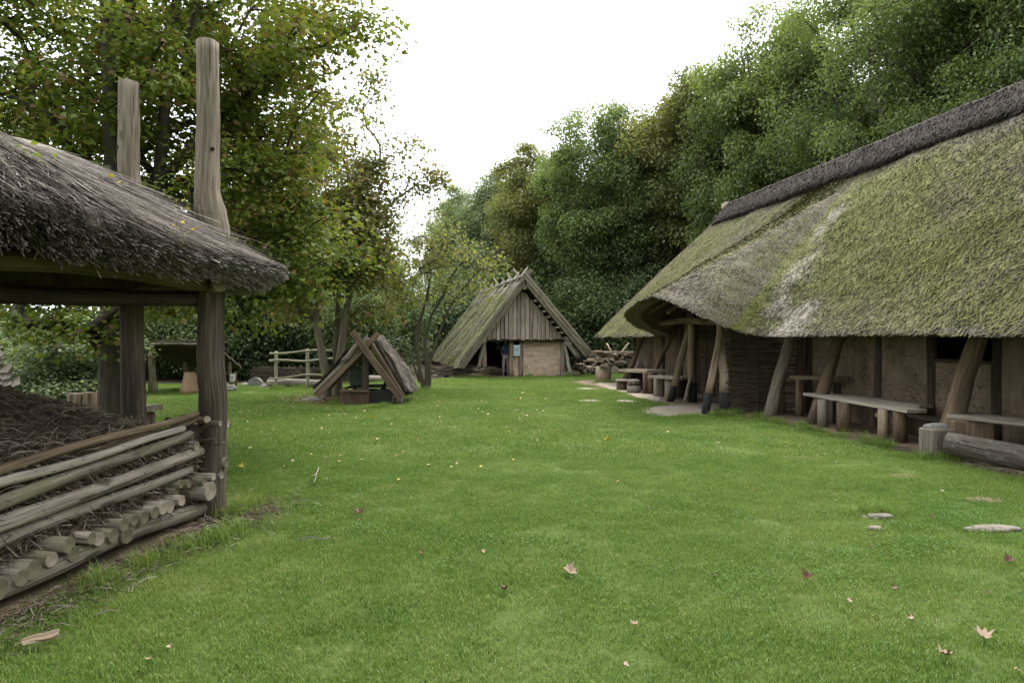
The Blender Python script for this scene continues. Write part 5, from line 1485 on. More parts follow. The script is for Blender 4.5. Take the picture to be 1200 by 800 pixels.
# ------------------------------------------------------------------ rail fence, hurdle, stones, sign
RF = thing('rail_fence', 'short peeled pole fence with three rails on the grass behind the twin-stemmed maple', 'fence', None, tuple(G(342, 455)))
df = 21.7
for px, y0, y1 in ((323.5, 456.5, 411.5), (360.5, 453.5, 408.5), (398, 451, 408)):
    q = P(px, y0, df); q[2] = -.03
    pole('fence_post', M['wood_rail'], RF, q, P(px, y1, df), .054, .048, 9, 5, .015)
for (xa, ya, xb, yb) in ((316, 414, 404, 410.5), (315.5, 422.5, 404, 420), (315.5, 443.5, 404, 438)):
    pole('rail', M['wood_rail'], RF, P(xa, ya, df - .09), P(xb, yb, df - .09), .033, .028, 8, 9, .05)
HU_ = thing('wattle_hurdle', 'low dark woven hurdle behind the rail fence', 'hurdle', None, tuple(P(340, 450, 24.5) * np.array([1, 1, 0])))
wicker(P(296, 450, 24.6) * np.array([1, 1, 0]), P(412, 450, 24.2) * np.array([1, 1, 0]), .62, 20, 9, HU_)
ll = thing('lying_log', 'long pale log lying at the foot of the rail fence', 'log', None, tuple(G(342, 452)))
pole('log_body', M['wood_silver'], ll, P(314, 452, 22.4) * np.array([1, 1, 0]) + [0, 0, .14], P(392, 450, 22.4) * np.array([1, 1, 0]) + [0, 0, .15], .14, .12, 10, 7, .03)
ms = thing('millstone', 'round grey millstone standing half sunk in the grass left of the rail fence', 'millstone', None, tuple(G(298, 452.5)))
mc = P(298, 453, 22.9); mc[2] = .03
MB().tube([mc, mc + [.02, .09, 0], mc + [.03, .15, .0]], [.27, .275, .26], 22, .015, True, .01).build('stone_disc', [M['stone'], M['stone']], ms)
for px, py, r, nm in ((263, 458, .26, 'long low grey stone left of the small white sign'), (312, 454, .17, 'rough stone between the millstone and the fence post'), (288, 452, .14, 'small dark stone just left of the millstone')):
    ob = rock('field_stone', G(px, py) + [0, 0, r * .2], (r * 1.3, r * .8, r * .55), M['stone'], px); tag(ob, nm, 'stone')
ws = thing('small_sign', 'small white plate on a short brown post at the edge of the wood', 'sign', None, tuple(G(276, 457)))
pole('post', M['wood_brown'], ws, G(276, 456.5) - [0, 0, .05], P(276, 436, G(276, 456.5)[1]), .045, .04, 7, 3, .01)
q = P(272.5, 446.5, G(276, 456.5)[1] - .08)
MB().plank(q, q + [0, 0, .23], .155, .02, (0, -1, .05)).build('plate', M['white'], ws)
for k in range(4): MB().plank(q + [-.05, -.014, .05 + .04 * k], q + [.05 - .02 * (k % 2), -.014, .05 + .04 * k], .012, .004, (0, -1, .05)).build('text_line', M['print'], ws)

# ------------------------------------------------------------------ oven shelter far left
OS = thing('oven_shelter', 'open lean-to with a slatted sloping roof on thin posts, behind the hay barrack', 'shelter', None, tuple(G(205, 462)))
ds = 20.0
def ps(px, py, k=0.0): return P(px, py, ds) + np.array([0, k, 0])
for px in (176.5, 247):
    q = ps(px, 462); q[2] = -.05; pole('post', M['wood_rail'], OS, q, ps(px, 402), .07, .06, 9, 5, .02)
for px in (186, 243):
    q = ps(px, 459, 1.7); q[2] = -.05; pole('back_post', M['wood_grey'], OS, q, ps(px, 425, 1.6), .065, .06, 8, 4, .02)
pole('front_beam', M['wood_silver'], OS, ps(163, 402.5, -.05), ps(254, 401.5, -.05), .055, .05, 8, 6, .02)
for k in range(8):
    f = k / 7
    a, b = ps(168, 403, .0), ps(168, 433, 2.0); q0 = a + (b - a) * f; a, b = ps(249, 403, 0), ps(249, 433, 2.0); q1 = a + (b - a) * f
    MB().plank(q0 + [0, 0, .02 + .02 * (k % 2)], q1 + [0, 0, .02 + .02 * (k % 2)], .30, .035, (0, .55, 1), 6, .06).build('roof_board', M['wood_dark'], OS)
E = np.array([ps(164 + 90 * q, 402, -.12) + [0, 0, .04] for q in np.linspace(0, 1, 20)]); Rr = np.array([ps(164 + 90 * q, 433, 2.1) + [0, 0, .12] for q in np.linspace(0, 1, 20)])
pole('brace', M['wood_silver'], OS, ps(190, 460, 1.2) * np.array([1, 1, 0]) + [0, 0, .05], ps(232, 430, 1.2), .06, .055, 7, 4, .02)
for k in range(3):
    pole('leaning_stick', M['wood_rail'], OS, ps(181 + 2.4 * k, 463, -.1) * np.array([1, 1, 0]), ps(178 + .8 * k, 425, .05), .025, .02, 6, 4, .02)
MB().plank(ps(170, 446, .15), ps(170, 404, .15), .17, .04, (0, -1, 0)).build('side_board', M['wood_dark'], OS)
MB().plank(ps(173.6, 446, .1), ps(173.6, 403, .1), .05, .05, (0, -1, 0)).build('trim_lath', M['wood_silver'], OS)
OV = thing('clay_oven', 'tapered chimney-shaped clay oven standing under the slatted lean-to', 'oven', None, tuple(G(219, 462)))
oc = P(219, 462, 19.8); oc[2] = 0
MB().tube([oc + [0, .2, z] for z in (-.02, .12, .3, .45, .58, .64)], [.30, .27, .225, .19, .165, .16], 16, .03, True, .02).build('oven_body', [M['clay'], M['clay']], OV)
MB().tube([oc + [0, .2, .635], oc + [0, .2, .665]], [.168, .17], 16, .03).build('oven_rim', [M['wood_dark'], M['iron']], OV)

# ------------------------------------------------------------------ firewood beyond the long house
FG = 'split logs piled beyond the long house'
lm = MB().tube([(0, -.55, 0), (.01, 0, .01), (0, .55, 0)], [.085, .09, .085], 7, .25, True, .05).mesh('split_log')
lm2 = MB().tube([(0, -.45, 0), (-.01, 0, .02), (0, .5, 0)], [.10, .10, .09], 6, .3, True, .05).mesh('split_log_b')
for m in (lm, lm2): m.materials.append(M['wood_tan']); m.materials.append(M['end'])
for k in range(78):
    row = k // 13; px = 694 + (k % 13) * 5.1 + (row % 2) * 2 + random.uniform(-3, 3) + max(0, row - 2) * 2.5
    d = 31.5 + random.uniform(-.25, .25)
    o = bpy.data.objects.new('firewood_log', (lm, lm2)[k % 2]); COL.objects.link(o)
    o.location = (X(px, d), d, .42 + row * .105 + random.uniform(-.03, .03)); o.scale = (random.uniform(.5, .8), random.uniform(.6, 1.1), random.uniform(.5, .8)); o.rotation_euler = (random.uniform(-.08, .08), random.uniform(0, 6), random.choice([1.57, 1.2, 1.9, .35, -.3, .1]))
    tag(o, 'pale split firewood log in the pile between the hut and the long house', 'log', FG)
for k, px in enumerate((700, 720, 745)):
    o = pole('bearer_log', M['wood_dark'], None, P(px, 425, 31.0) * np.array([1, 1, 0]) + [0, 0, .18], P(px, 425, 32.2) * np.array([1, 1, 0]) + [0, 0, .18], .18, None, 9, 3, .01)
    tag(o, 'dark thick log carrying the firewood pile from below', 'log', 'bearers under the firewood pile')
for k in range(26):
    px = 680 + (k % 8) * 2.9 + random.uniform(-1, 1); row = k // 8; d = 30.3 + random.uniform(-.2, .2)
    o = bpy.data.objects.new('firewood_log', (lm, lm2)[k % 2]); COL.objects.link(o); o.scale = (.6, .8, .6)
    o.location = (X(px, d), d, .08 + row * .12); o.rotation_euler = (random.uniform(-.1, .1), random.uniform(0, 6), random.uniform(-.35, .35))
    tag(o, 'short firewood log stacked with its cut end forward beside the right eaves of the hut', 'log', 'short logs beside the hut eaves')
for k, (xa, ya, xb, yb) in enumerate(((719, 417, 711, 402), (728, 413, 737, 401.5))):
    o = pole('stick', M['wood_pale'], None, P(xa, ya, 31.4), P(xb, yb, 31.5), .05, .04, 7, 3, .01)
    tag(o, ('pale stick poking up left over the firewood pile', 'pale stick slanting up to the right over the firewood pile')[k], 'stick')
# two grey poles leaning under the right eaves of the hut

# ------------------------------------------------------------------ the hay barrack on the left
BK = thing('hay_barrack', 'open hay barrack with a sagging reed roof on tall pale posts, at the left border', 'barrack', None, (B1[0] - 1.8, B1[1] - 0.8, 0))
BP = [B1, B2, B3, B4, B5]
def b3d(p, z): return np.array([p[0], p[1], z])
# the two posts the photo shows, shaped by their outlines
def post_from(pxs, d, mat, name='post'):
    pts = [P(px, py, d) for px, py, r in pxs]; pts[0][2] = -.1
    rr = [r for *_, r in pxs]
    # resample for a smooth, slightly knotty pole
    n = 44; tt = np.linspace(0, len(pts) - 1, n); A = np.array(pts); out = np.stack([np.interp(tt, range(len(pts)), A[:, k]) for k in range(3)], 1); ro = np.interp(tt, range(len(pts)), rr)
    return MB().tube(list(out), list(ro), 16, .06, True, .035).build(name, [M[mat], M['end'], M['post_shade']], BK)
d1, d2 = B1[1], B2[1]
def roof_shade_tone(o, z):                 # the roof's shade painted on as darker wood below the eave
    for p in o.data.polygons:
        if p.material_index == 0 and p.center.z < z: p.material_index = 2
roof_shade_tone(post_from([(248, 606, .118), (247.5, 540, .12), (249.5, 470, .125), (246, 420, .118), (247, 360, .112), (248, 300, .115), (251, 272, .138), (246, 248, .135), (242.5, 225, .112), (243, 190, .104), (244.5, 140, .100), (244, 95, .098), (243.5, 50, .096)], d1, 'wood_post'), 2.42)
roof_shade_tone(post_from([(157, 562, .135), (156, 490, .135), (155, 440, .13), (154, 380, .125), (153, 300, .12), (153, 222, .118), (151, 190, .118), (151.5, 150, .115), (151, 97, .108)], d2, 'wood_post'), 2.42)
for p, h in ((B3, 4.5), (B4, 4.3), (B5, 4.4)):
    pole('post', M['wood_post'], BK, b3d(p, -.1), b3d(p + (.03, .02), h), .12, .10, 12, 10, .03)
for d, lst in ((d1, [(254.5, 178)]), (d2, [(144, 175.5), (144.5, 219)])):       # peg holes in the posts
    for px, py in lst:
        c = P(px, py, d) + np.array([0, -.108 if d == d1 else -.118, 0]); 
        c = c + np.array([0, .03, 0])
        MB().tube([c, c + [0, -.012, 0]], [.02, .02], 8).build('peg_hole', [M['iron'], M['iron']], BK)

# roof: low reed pyramid with rounded corners
cen = np.array([-4.75, 5.55]); APZ = 3.50
ctr = []
def out_(p, k): 
    d = p - cen; return cen + d * (1 + k / np.linalg.norm(d))
cp = [out_(q, .78) for q in BP]
cp[0] = np.array([-2.17, 6.78]); cp[4] = np.array([-2.72, 2.5])
N5 = 5; loop = []
for i in range(N5):
    a, b, c = cp[(i - 1) % 5], cp[i], cp[(i + 1) % 5]
    r = .42
    p0 = b + unit(a - b) * r; p1 = b + unit(c - b) * r
    for t in np.linspace(0, 1, 8): loop.append((1 - t) ** 2 * p0 + 2 * t * (1 - t) * (b * .75 + (p0 + p1) / 2 * .25) + t * t * p1)
    q1 = c + unit(b - c) * r; m = max(2, int(np.linalg.norm(q1 - p1) / .12))
    for k in range(1, m): loop.append(p1 + (q1 - p1) * k / m)
loop = np.array(loop + [loop[0]])
EZ = 2.31
near_ = np.clip((6.9 - loop[:, 1]) / 3.5, 0, 1) * .06
Eb = np.c_[loop, EZ + near_ + (vnoise(np.c_[loop, loop[:, 0] * 0], 1.2, 21) - .5) * .10 + (vnoise(np.c_[loop, loop[:, 0] * 0], 6, 22) - .5) * .05]
Rb = np.tile(np.array([cen[0], cen[1], APZ]), (len(Eb), 1)) + np.c_[unit(loop - cen) * .05, np.zeros(len(Eb))]
broof, binf = ruled_roof('roof', Eb, Rb, 40, M['thatch_barrack'], BK, lambda V, i, t: .22 + .2 * smooth(.55, .75, vnoise(V, 1.4, 23)), lambda V, i, t: .12 + .45 * smooth(.5, .8, vnoise(V, 1.1, 24)) + .35 * smooth(.5, .9, t), .26, .24, .10, 20, nz=.06, drop=.10)
# eave lip of the barrack is thick: lower the inner edge
g = np.random.default_rng(60)
straws('roof_straw', binf, 46000, .42, .0075, .030, M['thatch_barrack'], broof, g, .2, 1.0, 0, 0, .02, blr=.55)
straws('loose_reed', binf, 1800, .75, .0085, .06, M['thatch_barrack'], broof, g, .3, .9, 0, 0, .05, blr=.9)
# thick bristling eave of cut reed ends, in layers below the lip
def eave_bristle(name, n, g):
    ei = g.uniform(0, 1, n) * (len(Eb) - 1.001); e0 = ei.astype(int); a = (ei - e0)[:, None]
    E = Eb[e0] * (1 - a) + Eb[e0 + 1] * a
    o = unit(np.c_[E[:, :2] - cen, np.zeros(n)])
    q = g.uniform(-.35, 1, n)[:, None]
    depth = .13
    base = E - o * (.045 + .24 * np.abs(q) + .06 * g.uniform(0, 1, (n, 1))) - np.array([0, 0, 1.0]) * (depth * q + .035)
    d = unit(o * 1.0 + np.array([0, 0, -.36]) + g.normal(size=(n, 3)) * .16)
    L = (.15 + .02 * q[:, 0]) * g.uniform(.75, 1.12, n)
    tip = base + d * L[:, None]
    w = unit(np.cross(d, g.normal(size=(n, 3)))) * (g.uniform(.003, .0065, n) / 1)[:, None]
    V = np.stack([base - w, base + w, tip + w * .8, tip - w * .8], 1).reshape(-1, 3)
    F = np.arange(n * 4).reshape(n, 4)
    uo = g.uniform(0, 30, n); uv = np.stack([np.c_[uo, uo], np.c_[uo + .02, uo], np.c_[uo + .02, uo + L], np.c_[uo, uo + L]], 1).reshape(-1, 2)
    me = np_mesh(name, V, F, uv, {'rnd': ('FACE', g.uniform(0, 1, n)), 'moss': ('FACE', np.full(n, .0)), 'bleach': ('FACE', g.uniform(.45, 1.0, n))})
    return tag(put(name, me, M['thatch_barrack'], broof), kind='stuff')
eave_bristle('eave_reed', 56000, g)
# solid core behind the bristles
core = []
m = MB(); nL = len(Eb) - 1
for z, k in ((-.015, .12), (-.08, .20), (-.15, .34)):
    for i in range(nL):
        o = unit(loop[i] - cen); q = loop[i] - o * k; m.v.append(np.array([q[0], q[1], Eb[i, 2] + z]))
for r in range(2):
    for i in range(nL):
        j = (i + 1) % nL
        m.face((r * nL + i, (r + 1) * nL + i, (r + 1) * nL + j, r * nL + j), [(0, 0)] * 4)
ctr_i = len(m.v); m.v.append(np.array([cen[0], cen[1], APZ - .3]))
for i in range(nL):
    m.face((2 * nL + i, ctr_i, 2 * nL + (i + 1) % nL), [(0, 0)] * 3)
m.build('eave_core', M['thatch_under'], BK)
# timbers under the roof
for i in range(5):
    a, b = BP[i], BP[(i + 1) % 5]
    e = unit(b - a)
    pole('ring_beam', M['wood_brown'], BK, b3d(a - e * .2, 2.13 + .02 * (i % 2)), b3d(b + e * .12, 2.13 + .02 * (i % 2)), .075, .07, 9, 6, .03)
    if i != 0: pole('hip_rafter', M['wood_dark'], BK, b3d(out_(a, .2), 2.24), b3d(cen, APZ - .42), .06, .05, 7, 4, .02)
    mid = (a + b) / 2
    for t in (.3, .65):
        q = a + (b - a) * t
        pole('rafter', M['wood_dark'], BK, b3d(out_(q, .12), 2.26), b3d(cen + (q - cen) * .05, APZ - .42), .04, .035, 6, 4, .02)
for t, z in ((.35, 2.55), (.65, 2.95)):
    for i in range(5):
        a, b = cen + (BP[i] - cen) * (1 - t), cen + (BP[(i + 1) % 5] - cen) * (1 - t)
        pole('roof_lath', M['wood_dark'], BK, b3d(a, z), b3d(b, z), .03, None, 6, 3, .01)
pole('tie_pole', M['wood_dark'], BK, b3d(B1 + (-.1, 0), 2.0), b3d(B4, 2.0), .07, None, 8, 5, .03)
# small plants on the thatch
def sprout(px, py, d, n, spread, seed):
    gg = np.random.default_rng(seed)
    c = P(px, py, d); pos = c + gg.normal(size=(n, 3)) * spread
    V, F, rn = leaf_arrays(pos, gg.normal(size=(n, 3)) * .6 + [0, -.3, 1], gg.uniform(.03, .06, n), gg.uniform(0, 1, n), LEAF4, gg)
    return np_mesh('seedling', V, F, None, {'rnd': ('FACE', rn)})
def roof_z(x, y):
    return None
for k, (px, py, n, lab) in enumerate([(42, 196, 40, 'yellow green maple seedling growing high on the reed roof of the barrack'), (130, 214, 12, 'tiny yellow seedling by the far barrack post where the roof meets it'), (208, 243, 14, 'tiny yellow seedling on the roof near the foot of the tall front post'),
                                      (212, 272, 18, 'yellow green tuft of moss seedlings in the middle of the reed roof')]):
    # stand it on the roof: walk along the view ray until it meets the roof cone
    best = None
    for d in np.arange(2.5, 7.5, .02):
        q = P(px, py, d); o = q[:2] - cen; r = np.linalg.norm(o)
        ang = np.arctan2(*(loop[:, ::-1] - cen[::-1]).T); rr = np.linalg.norm(loop - cen, axis=1)
        k2 = np.argmin(np.abs(np.angle(np.exp(1j * (ang - np.arctan2(o[1], o[0])))))); t = 1 - r / rr[k2]
        if 0 < t < 1:
            zr = EZ + (APZ - EZ) * t + .10 * math.sin(math.pi * t)
            if q[2] < zr + .05: best = d; break
    if best:
        o = put('roof_seedling', sprout(px, py, best, n, .05 if k else .07, 70 + k), M['yellowleaf'] if k else M['maple']); tag(o, lab, 'seedling')

# log crib side: rails, cross logs and the bottom log
CR = thing('log_crib', 'side wall of stacked mossy poles holding brushwood below the barrack roof', 'log crib', None, (-3.05, 4.9, 0))
def wallp(px, py):                    # a point on the crib plane (from B1 towards B5)
    nx, ny = (B5 - B1)[1], -(B5 - B1)[0]; k = nx * (B1[0] - .02) + ny * B1[1]
    d = k / (nx * (px - 600) / FPX + ny); return P(px, py, d)
def ext(a, b, f): return b + (b - a) * f
rails = [((0, 550), (231, 485), .030, 'wood_brown', .02), ((0, 565.5), (212, 502), .031, 'wood_silver', .014), ((0, 588), (222, 509), .047, 'wood_moss', .015), ((0, 613), (232, 528), .052, 'wood_grey', .015), ((0, 636), (222, 550), .042, 'wood_grey', .02)]
for i, (a, b, r, mt, wb) in enumerate(rails):
    A, Bq = wallp(*a), wallp(*b); A2 = ext(Bq, A, .65)
    off = np.array([.02 * (i % 2), 0, 0])
    pole('rail_pole', M[mt], CR, Bq + off, A2 + off, r * .86, r * 1.15, 11, 14, wb * .7, 'end', .05, .04)
pole('rail_pole', M['wood_brown'], CR, wallp(120, 530) + [-.08, 0, 0], ext(wallp(120, 530), wallp(236, 491), .08) + [-.02, .1, 0], .03, .035, 8, 6, .03)
bl0, bl1 = wallp(231, 598), ext(wallp(231, 598), wallp(0, 684), .6)
pole('bottom_log', M['wood_moss'], CR, bl0 + [0, .08, 0], bl1, .062, .072, 12, 12, .03)
pole('bottom_log', M['wood_moss'], CR, bl0 + [-.75, .0, 0], bl1 + [-.75, 0, 0], .065, .07, 10, 8, .02)
perp = unit(np.array([.97, -.16, 0.0]))
def cross(px, py, r, L, mt='wood_moss', end='end', dz=0.0, tilt=0.0, out=.0):
    e = wallp(px, py) + perp * (.10 + out); s_ = e - perp * L + np.array([0, random.uniform(-.05, .05), tilt])
    pole('cross_log', M[mt], CR, s_, e, r * 1.05, r, 12, 4, .012, end, .06, .03)
for px, py, r in [(22, 667, .062), (65, 638, .055), (70, 648, .05), (92, 630, .042), (101, 631, .05), (118, 627, .05), (131, 614, .048), (143, 609, .042), (155, 606, .05), (168, 600, .048), (178, 595, .05), (186, 593, .052), (44, 655, .05), (134, 628, .055), (200, 586, .045), (8, 676, .05), (-20, 690, .07), (-45, 700, .06)]:
    cross(px, py, r, 1.5, random.choice(['wood_moss', 'wood_moss', 'wood_grey']), random.choice(['end_dark', 'end_dark', 'end_dark', 'end']), tilt=random.uniform(-.03, .05))
for px, py, r, L, ed, ou in [(223, 522.5, .042, 1.3, 'end', .0), (246.5, 541, .048, 1.4, 'end_dark', .1), (232, 575, .085, 1.2, 'end', .06), (214, 566.5, .034, 1.2, 'end_dark', 0), (207, 567, .034, 1.2, 'end_dark', -.02), (228, 562.5, .04, 1.2, 'end_dark', .03), (236, 558, .035, 1.2, 'end', .06), (243, 556, .036, 1.2, 'end', .08), (205, 577, .04, 1.3, 'end_dark', -.05)]:
    cross(px, py, r, L, 'wood_moss' if ed == 'end_dark' else 'wood_grey', ed, out=ou - .04, tilt=.02)
pole('cross_log', M['wood_silver'], CR, P(205, 505, 6.55), P(266, 496, 6.5), .042, .04, 10, 4, .01)
pole('cross_log', M['wood_brown'], CR, P(195, 493, 6.3), P(243, 491.5, 6.12), .038, .035, 9, 6, .03)
pole('cross_log', M['wood_brown'], CR, P(205, 503, 6.2), P(258, 496, 6.05), .03, .025, 8, 6, .03)
pole('tie_withy', M['wood_brown'], CR, P(228, 504, 6.14), P(262, 518, 6.1), .012, .010, 6, 8, .03, sag=.05)

# brushwood and hay heap inside
cx, cy = -4.75, 5.2
hm = []; hf = []; NR, NA = 22, 48
def heap_z(x, y):
    dx, dy = x - cx, y - cy
    r = np.sqrt((dx / 2.0) ** 2 + (dy / 1.9) ** 2)
    return .62 + .72 * np.clip(1 - r, 0, 1) ** 0.8
HP = np.array([B1 + (-.14, -.1), B2 + (0, -.15), B3, B4, B5 + (-.12, .1)])
tt_ = []
for i in range(NR + 1):
    for k in range(NA):
        f = k / NA * 5; j = int(f); e = HP[j] + (HP[(j + 1) % 5] - HP[j]) * (f - j)
        c0 = np.array([cx, cy]); q = c0 + (e - c0) * i / NR
        tt_.append((q[0], q[1]))
tt_ = np.array(tt_)
zz = heap_z(tt_[:, 0], tt_[:, 1]) + (vnoise(np.c_[tt_, tt_[:, 0] * 0], 2.2, 81) - .5) * .22 + (vnoise(np.c_[tt_, tt_[:, 0] * 0], 7, 82) - .5) * .06
for i in range(NR):
    for k in range(NA):
        a, b = i * NA + k, i * NA + (k + 1) % NA; hf.append((a, a + NA, b + NA, b))
base_i = len(tt_)
vv = [(x, y, z) for (x, y), z in zip(tt_, zz)]
for k in range(NA):
    x, y = tt_[NR * NA + k]; vv.append((x, y, .02))
for k in range(NA): hf.append((NR * NA + k, base_i + k, base_i + (k + 1) % NA, NR * NA + (k + 1) % NA))
me = bpy.data.meshes.new('brushwood_heap'); me.from_pydata(vv, [], hf); me.update()
heap = tag(put('brushwood_heap', me, M['hay']), 'dark heap of hay and brushwood filling the hay barrack', 'hay heap', None, 'stuff')
g = np.random.default_rng(83)
def straw_mesh(name, pos, L, W, g, up=.35, mat='straw'):
    n = len(pos); d = unit(np.c_[g.normal(size=(n, 2)), g.normal(size=n) * up]); l = L * g.uniform(.3, 1.4, n)
    a = pos - d * l[:, None] / 2; b = pos + d * l[:, None] / 2; m_ = pos + np.array([0, 0, 1]) * (l * .12)[:, None]
    w = unit(np.cross(d, g.normal(size=(n, 3)))) * W / 2
    V = np.stack([a - w, a + w, m_ + w, m_ - w, b + w, b - w], 1).reshape(-1, 3)
    o = np.arange(n)[:, None] * 6
    F = np.concatenate([o + [0, 1, 2, 3], o + [3, 2, 4, 5]], 1).reshape(-1, 4)
    return np_mesh(name, V, F, None, {'rnd': ('FACE', np.repeat(g.uniform(0, 1, n), 2))})
n = 30000
f = g.uniform(0, 5, n); j = f.astype(int); e = HP[j] + (HP[(j + 1) % 5] - HP[j]) * (f - j)[:, None]
rr = g.uniform(0, 1, n)[:, None] ** .5; q = np.array([cx, cy]) + (e - np.array([cx, cy])) * rr
z = heap_z(q[:, 0], q[:, 1]) + g.uniform(-.04, .09, n)
side_n = 9000
ts = g.uniform(0, 1, side_n)[:, None]; sq = B1 + (-.10, -.05) + (B5 - B1) * ts + g.normal(size=(side_n, 2)) * .03
sz = g.uniform(.12, .82, side_n)
pos = np.vstack([np.c_[q, z], np.c_[sq, sz]])
tag(put('loose_straw', straw_mesh('loose_straw', pos, .19, .005, g), M['straw'], heap), kind='stuff')
# hay face behind the rails
m = MB()
for i in range(30):
    for k in range(8):
        t = i / 29; p = B1 + (-.13, -.03) + (B5 - B1) * t; e_ = (vnoise([[t * 8, k * .4, 3]], 2.0, 85)[0] - .5) * .10
        m.v.append(np.array([p[0] + e_, p[1], .05 + .78 * k / 7 * (1 - .1 * t)]))
for i in range(29):
    for k in range(7):
        a = i * 8 + k; m.face((a, a + 8, a + 9, a + 1), [(0, 0)] * 4)
m.build('hay_face', M['hay'], heap)
# hay strewn on the bare earth at the foot of the crib
n = 1500
ts = g.uniform(-.08, .95, n)[:, None]; q = B1 + (.22, 0) + (B5 - B1) * ts + np.c_[np.abs(g.normal(size=n)) * .22 - .1, g.normal(size=n) * .2]
tag(put('strewn_straw', straw_mesh('strewn_straw', np.c_[q, g.uniform(.006, .03, n)], .13, .005, g, .10), M['straw']), kind='stuff', label='dry straw strewn on the bare earth along the log crib', cat='straw')
n = 700
c = G(250, 606)[:2]; q = c + g.normal(size=(n, 2)) * np.array([.28, .3]) + (.12, .1)
tag(put('strewn_straw', straw_mesh('strewn_straw', np.c_[q, g.uniform(.006, .03, n)], .16, .005, g, .12), M['straw']), kind='stuff', label='dry straw strewn round the foot of the front barrack post', cat='straw')
n = 900
q = np.array([H(u, v, 0)[:2] for u, v in zip(g.uniform(7, 9.6, n), 7.2 + np.abs(g.normal(size=n)) * .12 - .12)])
tag(put('strewn_straw', straw_mesh('strewn_straw', np.c_[q, g.uniform(.006, .03, n)], .16, .005, g, .12), M['straw']), kind='stuff', label='dry grass in front of the lichen covered log', cat='straw')

# ------------------------------------------------------------------ things behind the barrack
SRf = thing('shingle_roof', 'corner of a low grey shingle roof at the left border', 'roof', None, tuple(P(-20, 450, 10.5) * np.array([1, 1, 0])))
sA = P(21, 453, 10.5)
for r in range(5):
    for c in range(9):
        x = sA[0] - .13 * (c + .5 * (r % 2)) - .05 * r; 
        MB().plank(np.array([x - .05 * r - .03, 10.5 + .01 * r, sA[2] + .10 * r + .01]), np.array([x - .13, 10.63, sA[2] + .10 * r + .13]), .125, .018, (0, -1, .8), 1, .04).build('shingle', M['wood_silver'], SRf)
MB().hexa([sA + [-1.6, .06, -.9], sA + [-.12, .06, -.9], sA + [-.12, .5, -.9], sA + [-1.6, .5, -.9], sA + [-1.6, .06, -.0], sA + [-.12, .06, -.0], sA + [-.5, .4, .3], sA + [-1.6, .4, .3]]).build('roof_body', M['wood_dark'], SRf)
SB = thing('tree_stump', 'split brown tree stump standing behind the brushwood heap', 'stump', None, tuple(P(96, 480, 12.0) * np.array([1, 1, 0])))
for px, w in ((86, .10), (94, .12), (102.5, .11), (108, .07)):
    c = P(px, 480, 12.0) * np.array([1, 1, 0])
    MB().tube([c, c + [0, 0, .3], c + [random.uniform(-.03, .03), 0, P(px, 461.5, 12)[2] + random.uniform(-.02, .03)]], [w * 1.15, w, w * .82], 9, .2, True, .06).build('stump_piece', M['wood_tan'], SB)
PB = thing('plank_bench', 'silvery plank bench partly hidden behind the mossy maple trunk', 'bench', None, tuple(P(120, 480, 12.6) * np.array([1, 1, 0])))
live_plank('seat_plank', 'wood_silver', PB, P(66, 474, 12.9), P(128, 463.5, 12.3), .34, .06, 6, .06)
for px in (74, 116): stump_leg(PB, P(px, 490, 12.6) * np.array([1, 1, 0]), .44, .09, 'wood_dark')
SBn = thing('log_bench', 'short grey slab bench sticking out right of the far barrack post', 'bench', None, tuple(P(172, 490, 11.2) * np.array([1, 1, 0])))
live_plank('seat_plank', 'wood_silver', SBn, P(140, 479, 11.3), P(180, 477.5, 11.1), .36, .09, 4, .06)
stump_leg(SBn, P(173, 490, 11.2) * np.array([1, 1, 0]), .42, .11, 'wood_brown')

# ------------------------------------------------------------------ grass
tg = np.random.default_rng(90)
def tuft(name, n, rad, h, w, seed):
    g = np.random.default_rng(seed)
    r = rad * g.uniform(0, 1, n) ** .5; a = g.uniform(0, 6.283, n)
    p = np.c_[r * np.cos(a), r * np.sin(a), np.zeros(n) - .004]
    d = g.uniform(0, 6.283, n); dir_ = np.c_[np.cos(d), np.sin(d), np.zeros(n)]
    hh = h * g.uniform(.45, 1.35, n); bend = g.uniform(.1, .95, n) * hh
    side = np.c_[-np.sin(d + g.normal(size=n) * .6), np.cos(d), np.zeros(n)] * (w * g.uniform(.6, 1.3, n) / 2)[:, None]
    m_ = p + dir_ * (bend * .35)[:, None] + np.array([0, 0, 1]) * (hh * .62)[:, None]
    t = p + dir_ * bend[:, None] + np.array([0, 0, 1]) * hh[:, None] * (1 - .25 * (bend / hh)[:, None])
    V = np.stack([p - side, p + side, m_ + side * .8, m_ - side * .8, t], 1).reshape(-1, 3)
    o = np.arange(n)[:, None] * 5
    F = np.concatenate([o + [0, 1, 2], o + [0, 2, 3], o + [3, 2, 4]], 1).reshape(-1, 3)
    me = np_mesh(name, V, F, None, {'rnd': ('FACE', np.repeat(g.uniform(0, 1, n), 3))})
    me.materials.append(M['grass'])
    o = bpy.data.objects.new(name, me)
    return o
T_NEAR = [tuft('grass_tuft', 140, .18, .046, .0038, 91), tuft('grass_tuft', 140, .18, .038, .0038, 92)]
T_FAR = [tuft('grass_tuft', 120, .30, .050, .0085, 93)]
T_TALL = [tuft('grass_tuft', 60, .10, .13, .0055, 94)]

